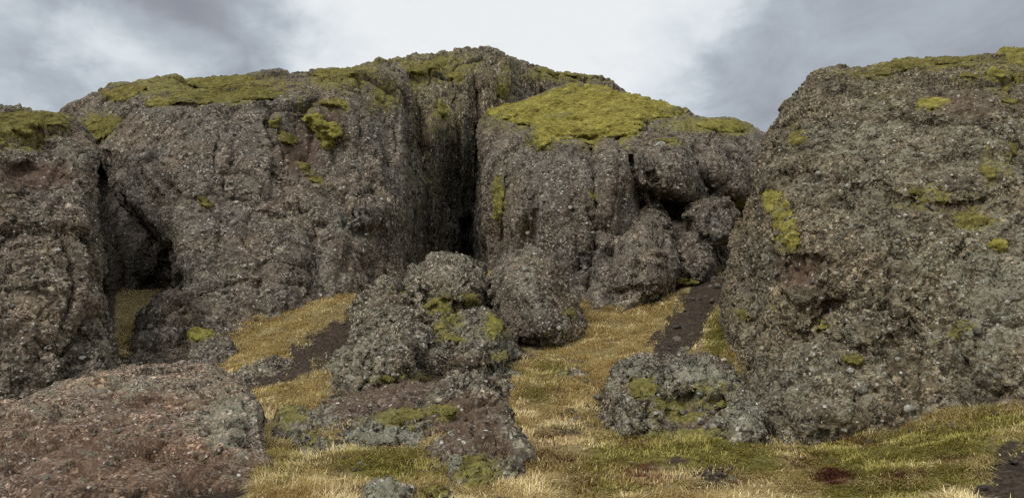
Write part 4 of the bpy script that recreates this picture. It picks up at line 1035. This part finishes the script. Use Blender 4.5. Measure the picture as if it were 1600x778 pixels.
L_('round moss cushion on the flat-topped boulder', (1003, 606, 20, 17, 0), 'lowrock', .16)
L_('moss mat across the middle of the flat-topped boulder', (1050, 632, 26, 12, 10), 'lowrock', .12)
L_('green moss pad on the shoulder of the flat-topped boulder', (1118, 630, 18, 8, -5), 'lowrock', .14)
L_('moss patch on the boulder below the black cleft', (312, 522, 24, 9, 5), 'mossyrock', .2, MOSS_B)
L_('moss pad on the small rock at the bottom edge', (676, 766, 24, 9, -8), 'mosstop', .1)
L_('small moss mound at the head of the dirt gully', (1075, 440, 18, 9, 0), 'all', .25)

# ------------------------------------------------------------------ grass
def grass_material():
    m = bpy.data.materials.new('dry_grass_blades'); m.use_nodes = True
    t = NT(m.node_tree)
    col = t.n('ShaderNodeVertexColor', {'layer_name': 'mask'}).outputs['Color']
    bs = t.n('ShaderNodeBsdfPrincipled', Base_Color=col, Roughness=.7)
    bs.inputs['Specular IOR Level'].default_value = .2
    tr = t.n('ShaderNodeBsdfTranslucent', Color=col)
    t.n('ShaderNodeOutputMaterial', Surface=t.n('ShaderNodeMixShader', _0=.22, _1=bs, _2=tr))
    return m


M_GRASS = grass_material()


def grass(label, reg, count, seed, dens=1.0):
    r = np.random.default_rng(seed)
    poly = np.array(REG[reg], float)
    n = count * 4
    px = r.uniform(poly[:, 0].min() - 30, poly[:, 0].max() + 30, n)
    pd = np.exp(r.uniform(math.log(7.5), math.log(44), 8000)); pq = px[:8000]
    pt = np.column_stack([(pq - CX) / FPX * pd, pd]); pt = np.column_stack([pt, ground_at(pt[:, 0], pt[:, 1])])
    hit = poly_sdf(np.column_stack(project(pt)), poly)[0] > -15          # how far away this stretch of turf lies
    d = np.exp(r.uniform(math.log(pd[hit].min()), math.log(pd[hit].max()), n))
    x = (px - CX) / FPX * d; y = d
    z = ground_at(x, y)
    P = np.column_stack([x, y, z])
    q = np.column_stack(project(P))
    near = (q[:, 0] > poly[:, 0].min() - 20) & (q[:, 0] < poly[:, 0].max() + 20) & (q[:, 1] > poly[:, 1].min() - 20) & (q[:, 1] < poly[:, 1].max() + 20)
    P, q = P[near], q[near]
    s = poly_sdf(q, rough_outline(poly, 5, 16, 3))[0]
    hit = s > -12
    P, q, s = P[hit], q[hit], s[hit]
    if len(P) > count * 2:
        P, q, s = P[:count * 2], q[:count * 2], s[:count * 2]
    dirt = np.maximum.reduce([region(k, q, DIRT) for k in DIRT] + [spots(q, SOIL)])
    clump = fbm(P, 1.3, 4, off=2.2) + .35 * fbm(P, 4.0, 2, off=8)
    con = contact(P[:, 0], P[:, 1])
    ok = (s + 12 * fbm(P, 2.0, 2) > -3) & (dirt < r.uniform(.25, 1.0, len(P)) ** 1.5) & (clump > r.uniform(-.9, .15, len(P)))
    P, q, clump, con = P[ok], q[ok], clump[ok], con[ok]
    if len(P) > count:
        sel = r.choice(len(P), count, replace=False); P, q, clump, con = P[sel], q[sel], clump[sel], con[sel]
    n = len(P)
    gr = np.clip(spots(q, GREEN) + .5 * fbm(P, .9, 3, off=7), 0, 1); rd = np.clip(spots(q, REDS) + .4 * fbm(P, 1.1, 3, off=12), 0, 1)
    L = r.uniform(.05, .16, n) * (1 + 1.5 * clump + .5 * con) * (1 - .25 * gr) * (1 - .2 * rd)
    L = np.clip(L, .05, .5)
    ang = 2.2 * fbm(P, .8, 3, off=5) * 3 + r.normal(0, .9, n) - 1.2
    flat = np.clip(r.normal(1.3, .35, n), .3, 1.8)
    dx, dy = np.cos(ang), np.sin(ang)
    wd = (.0004 * P[:, 1] + .003) * r.uniform(.6, 1.3, n)
    side = np.column_stack([-dy, dx, np.zeros(n)])
    side[:, 0] += .3; side /= np.linalg.norm(side, axis=1, keepdims=True)
    hor = np.column_stack([dx, dy, np.zeros(n)])
    base = P - np.array([0, 0, .03])
    mid = base + hor * (L * .45 * np.sin(flat * .6))[:, None] + np.array([0, 0, 1]) * (L * .55 * np.cos(flat * .5))[:, None]
    tip = mid + hor * (L * .6 * np.sin(flat))[:, None] + np.array([0, 0, 1]) * (L * .45 * np.cos(flat * 1.15))[:, None]
    V = np.stack([base - side * wd[:, None], base + side * wd[:, None], mid + side * (wd * .8)[:, None], mid - side * (wd * .8)[:, None], tip], 1)
    o = (np.arange(n) * 5)[:, None]
    F = np.concatenate([np.stack([o + 0, o + 1, o + 2], -1)[:, 0], np.stack([o + 0, o + 2, o + 3], -1)[:, 0], np.stack([o + 3, o + 2, o + 4], -1)[:, 0]])
    straw = np.array([.74, .59, .285]); pale = np.array([.89, .77, .47]); tan = np.array([.45, .33, .155]); green = np.array([.34, .295, .080]); red = np.array([.17, .055, .030])
    u = np.clip(r.normal(.45, .28, n) + .9 * fbm(P, .9, 4, off=30) + .3 * clump, 0, 1)[:, None]
    c = np.where(u < .5, tan + (straw - tan) * u * 2, straw + (pale - straw) * (u * 2 - 1))
    g_ = sstep(gr + r.normal(0, .18, n), .18, .6)[:, None]; r_ = sstep(rd + r.normal(0, .2, n), .35, .8)[:, None]
    c = c * (1 - g_) + green * g_ * r.uniform(.6, 1.5, (n, 1)); c = c * (1 - r_) + red * r_ * r.uniform(.5, 1.3, (n, 1))
    col = np.ones((n, 5, 4), np.float32); col[:, :, :3] = c[:, None, :] * np.array([.85, .85, 1, 1, 1.1])[None, :, None]
    return place('dry_grass', mesh_from('grass', V.reshape(-1, 3), F), M_GRASS, label, None, kind='stuff', attrs={'mask': np.clip(col.reshape(-1, 4), 0, 1)}, smooth=False)


grass('golden dry grass on the slope under the long wall', 'slope', 55000, 1)
grass('golden grass in the hollow beside the red knoll', 'hollow', 75000, 2)
grass('golden grass spilling down between the boulders from the pinnacle', 'gully', 75000, 3)
grass('greenish grass between the dirt gully and the knobbly cliff', 'gap', 9000, 4)
grass('grass tongue inside the dark cleft', 'cleft', 8000, 5)
grass('matted golden grass and moss across the front', 'front', 120000, 6)
grass('green and yellow turf on the bank under the knobbly cliff', 'bank', 85000, 7)

# ------------------------------------------------------------------ stones
def stone_mesh(seed, flat=.6):
    r = np.random.default_rng(seed)
    n = 10
    u, v = np.meshgrid(np.linspace(0, 2 * math.pi, 2 * n, endpoint=False), np.linspace(0, math.pi, n))
    P = np.column_stack([(np.cos(u) * np.sin(v)).ravel(), (np.sin(u) * np.sin(v)).ravel(), np.cos(v).ravel()])
    for _ in range(9):                      # flat facets, as on a broken stone
        d = r.normal(size=3); d /= np.linalg.norm(d); h = r.uniform(.55, .85)
        k = np.maximum(P @ d - h, 0)
        P = P - np.outer(k, d) * .9
    P *= 1 + .12 * fbm(P, 1.6, 3, off=seed)[:, None]
    P *= np.array([1, .8, flat])
    idx = np.arange(2 * n * n).reshape(n, 2 * n); nx_ = np.roll(idx, -1, 1)
    F = np.stack([idx[:-1].ravel(), idx[1:].ravel(), nx_[1:].ravel(), nx_[:-1].ravel()], 1)
    me = mesh_from('stone', P, F)
    me.polygons.foreach_set('use_smooth', np.ones(len(me.polygons), bool))
    return me


def stone_material(name, a, b):
    m = bpy.data.materials.new(name); m.use_nodes = True
    t = NT(m.node_tree)
    P = t.n('ShaderNodeNewGeometry').outputs['Position']
    n = t.noise(P, 9, 6, .7)
    c = t.mix(t.smooth(n, .38, .62), c3(*a), c3(*b))
    c = t.mix(.7, c, t.ramp(t.noise(P, 45, 3), [(.3, (.6, .6, .6)), (.7, (1.3, 1.3, 1.3))]), 'MULTIPLY')
    bs = t.n('ShaderNodeBsdfPrincipled', Base_Color=c, Roughness=.9)
    bp = t.n('ShaderNodeBump', Height=t.noise(P, 22, 5, .7), Distance=.05, Strength=.8)
    t.put(bs, 'Normal', bp)
    t.n('ShaderNodeOutputMaterial', Surface=bs)
    return m


ST_DARK = [stone_mesh(100 + k) for k in range(5)]; ST_PALE = [stone_mesh(200 + k, .75) for k in range(5)]; ST_GREY = [stone_mesh(300 + k, .7) for k in range(5)]
for ms_, mm in ((ST_DARK, stone_material('dark_stone', (.035, .027, .022), (.10, .080, .064))), (ST_PALE, stone_material('pale_stone', (.20, .185, .155), (.50, .475, .41))), (ST_GREY, stone_material('lichen_stone', (.075, .066, .052), (.22, .20, .15)))):
    for q_ in ms_: q_.materials.append(mm)


def put_stone(name, me, p, size, parent=None, sink=.3):
    o = bpy.data.objects.new(name, me); S.collection.objects.link(o)
    o.rotation_euler = (random.uniform(-.4, .4), random.uniform(-.4, .4), random.uniform(0, 6.3))
    o.scale = (size, size * random.uniform(.8, 1.1), size * random.uniform(.75, 1.1))
    p = np.array(p, float)
    if parent:
        p = p - np.array(parent.location)
        o.parent = parent
    o.location = p
    return o


def embed(key, poly, count, size, pale=.3):
    """larger clasts set in a rock face: parts of that rock"""
    poly = np.array(poly, float); k = 0
    z = ZB[key]
    while k < count:
        q = np.array([[random.uniform(poly[:, 0].min(), poly[:, 0].max()), random.uniform(poly[:, 1].min(), poly[:, 1].max())]])
        if poly_sdf(q, poly)[0][0] < 6: continue
        i, j = int((q[0, 0] - ZX0) / ZC), int((q[0, 1] - ZY0) / ZC)
        d = z[max(j - 1, 0):j + 2, max(i - 1, 0):i + 2]; d = d[np.isfinite(d)]
        if len(d) < 3 or np.ptp(d) > 1.2: continue
        sz = size * random.choice([.6, .7, .8, 1, 1.3])
        me = random.choice(ST_PALE if random.random() < pale else ST_GREY)
        put_stone('embedded_stone', me, at(q[:, 0], q[:, 1], np.array([np.median(d) + .25 * sz]))[0], sz, ROCK[key])
        k += 1


embed('right', [(1180, 330), (1260, 150), (1600, 110), (1600, 640), (1320, 680), (1190, 620)], 90, .085, .25)
embed('left', [(0, 300), (140, 270), (170, 590), (0, 620)], 60, .085, .45)
embed('wall', [(270, 190), (600, 180), (620, 430), (400, 480), (290, 420)], 80, .10, .6)
embed('mosscliff', [(800, 270), (910, 260), (1100, 240), (1140, 300), (900, 440), (800, 380)], 50, .10, .6)
embed('knoll', [(40, 650), (200, 590), (340, 590), (400, 730), (380, 760), (0, 760)], 26, .04, .0)
embed('round', [(790, 410), (850, 400), (890, 480), (880, 540), (800, 500)], 24, .075, .4)
embed('lowrock', [(950, 600), (1000, 570), (1120, 570), (1180, 660), (1000, 690)], 30, .06, .5)
embed('outcrop', [(510, 620), (560, 520), (660, 520), (680, 590), (560, 600)], 24, .07, .5)
embed('mossyshoulder', [(690, 530), (740, 500), (800, 540), (810, 640), (710, 640)], 18, .07, .4)
p_ = at(np.array([1031.]), np.array([228.]), np.array([zdepth(zblur(zfill(ZB['mosscliff'], 6), 1), np.array([[1031., 228.]]))[0] + .05]))[0]
w_ = put_stone('embedded_stone', ST_PALE[0], p_, .34, ROCK['mosscliff']); w_['label'] = 'white stone in the rim below the moss slope'


def scatter(label, poly, count, size, mats, group):
    poly = np.array(poly, float)
    zf = zfill(ZB['ground'], 8); k = 0; tries = 0
    while k < count and tries < 3000:
        tries += 1
        q = np.array([[random.uniform(poly[:, 0].min(), poly[:, 0].max()), random.uniform(poly[:, 1].min(), poly[:, 1].max())]])
        if poly_sdf(q, poly)[0][0] < 2: continue
        d = float(zdepth(zf, q)[0])
        i, j = int((q[0, 0] - ZX0) / ZC), int((q[0, 1] - ZY0) / ZC)
        if not np.isfinite(d) or ZB['all'][j, i] < d - .4: continue
        p = at(q[:, 0], q[:, 1], np.array([d]))[0]
        p[2] = ground_at(p[:1], p[1:2])[0]
        sz = size * random.choice([.5, .6, .8, 1, 1.5])
        p[2] += sz * .25
        o = put_stone('loose_stone', random.choice(mats), p, sz)
        o['label'] = label; o['category'] = 'stone'; o['group'] = group
        k += 1


scatter('loose dark stone lying in the dirt gully beside the knobbly cliff', DIRT['gully'], 40, .11, ST_DARK + ST_GREY[:2], 'stones in the dirt gully')
scatter('small stone lying on the dirt path by the central heap', DIRT['path'], 22, .09, ST_DARK + ST_GREY[:2], 'stones on the dirt path')
scatter('little stone half buried in the bare dark earth bank', DIRT['bank'], 12, .05, ST_DARK, 'stones in the earth bank')
scatter('small lichen-spotted stone lying in the golden grass hollow', [(440, 700), (520, 690), (640, 730), (560, 770), (450, 760)], 8, .07, ST_DARK + ST_GREY, 'stones in the grass hollow')
scatter('small stone fallen at the foot of the knobbly cliff', [(1200, 688), (1300, 700), (1420, 664), (1600, 640), (1600, 662), (1420, 686), (1300, 718), (1205, 704)], 24, .05, ST_DARK + ST_GREY, 'stones at the foot of the knobbly cliff')
scatter('small stone fallen round the foot of the central heap', [(440, 690), (530, 712), (660, 722), (690, 778), (640, 770), (520, 735), (440, 715)], 9, .05, ST_DARK + ST_GREY, 'stones at the foot of the central heap')
scatter('small stone lying in the golden grass below the round boulder', [(830, 560), (930, 560), (940, 640), (840, 700), (820, 650)], 16, .08, ST_DARK + ST_GREY, 'stones below the round boulder')
scatter('small stone in the soil below the flat-topped boulder', [(1050, 735), (1150, 730), (1170, 765), (1060, 765)], 12, .06, ST_DARK + ST_GREY, 'stones below the flat-topped boulder')
print('verts', sum(len(o.data.vertices) for o in S.objects if o.type == 'MESH'))
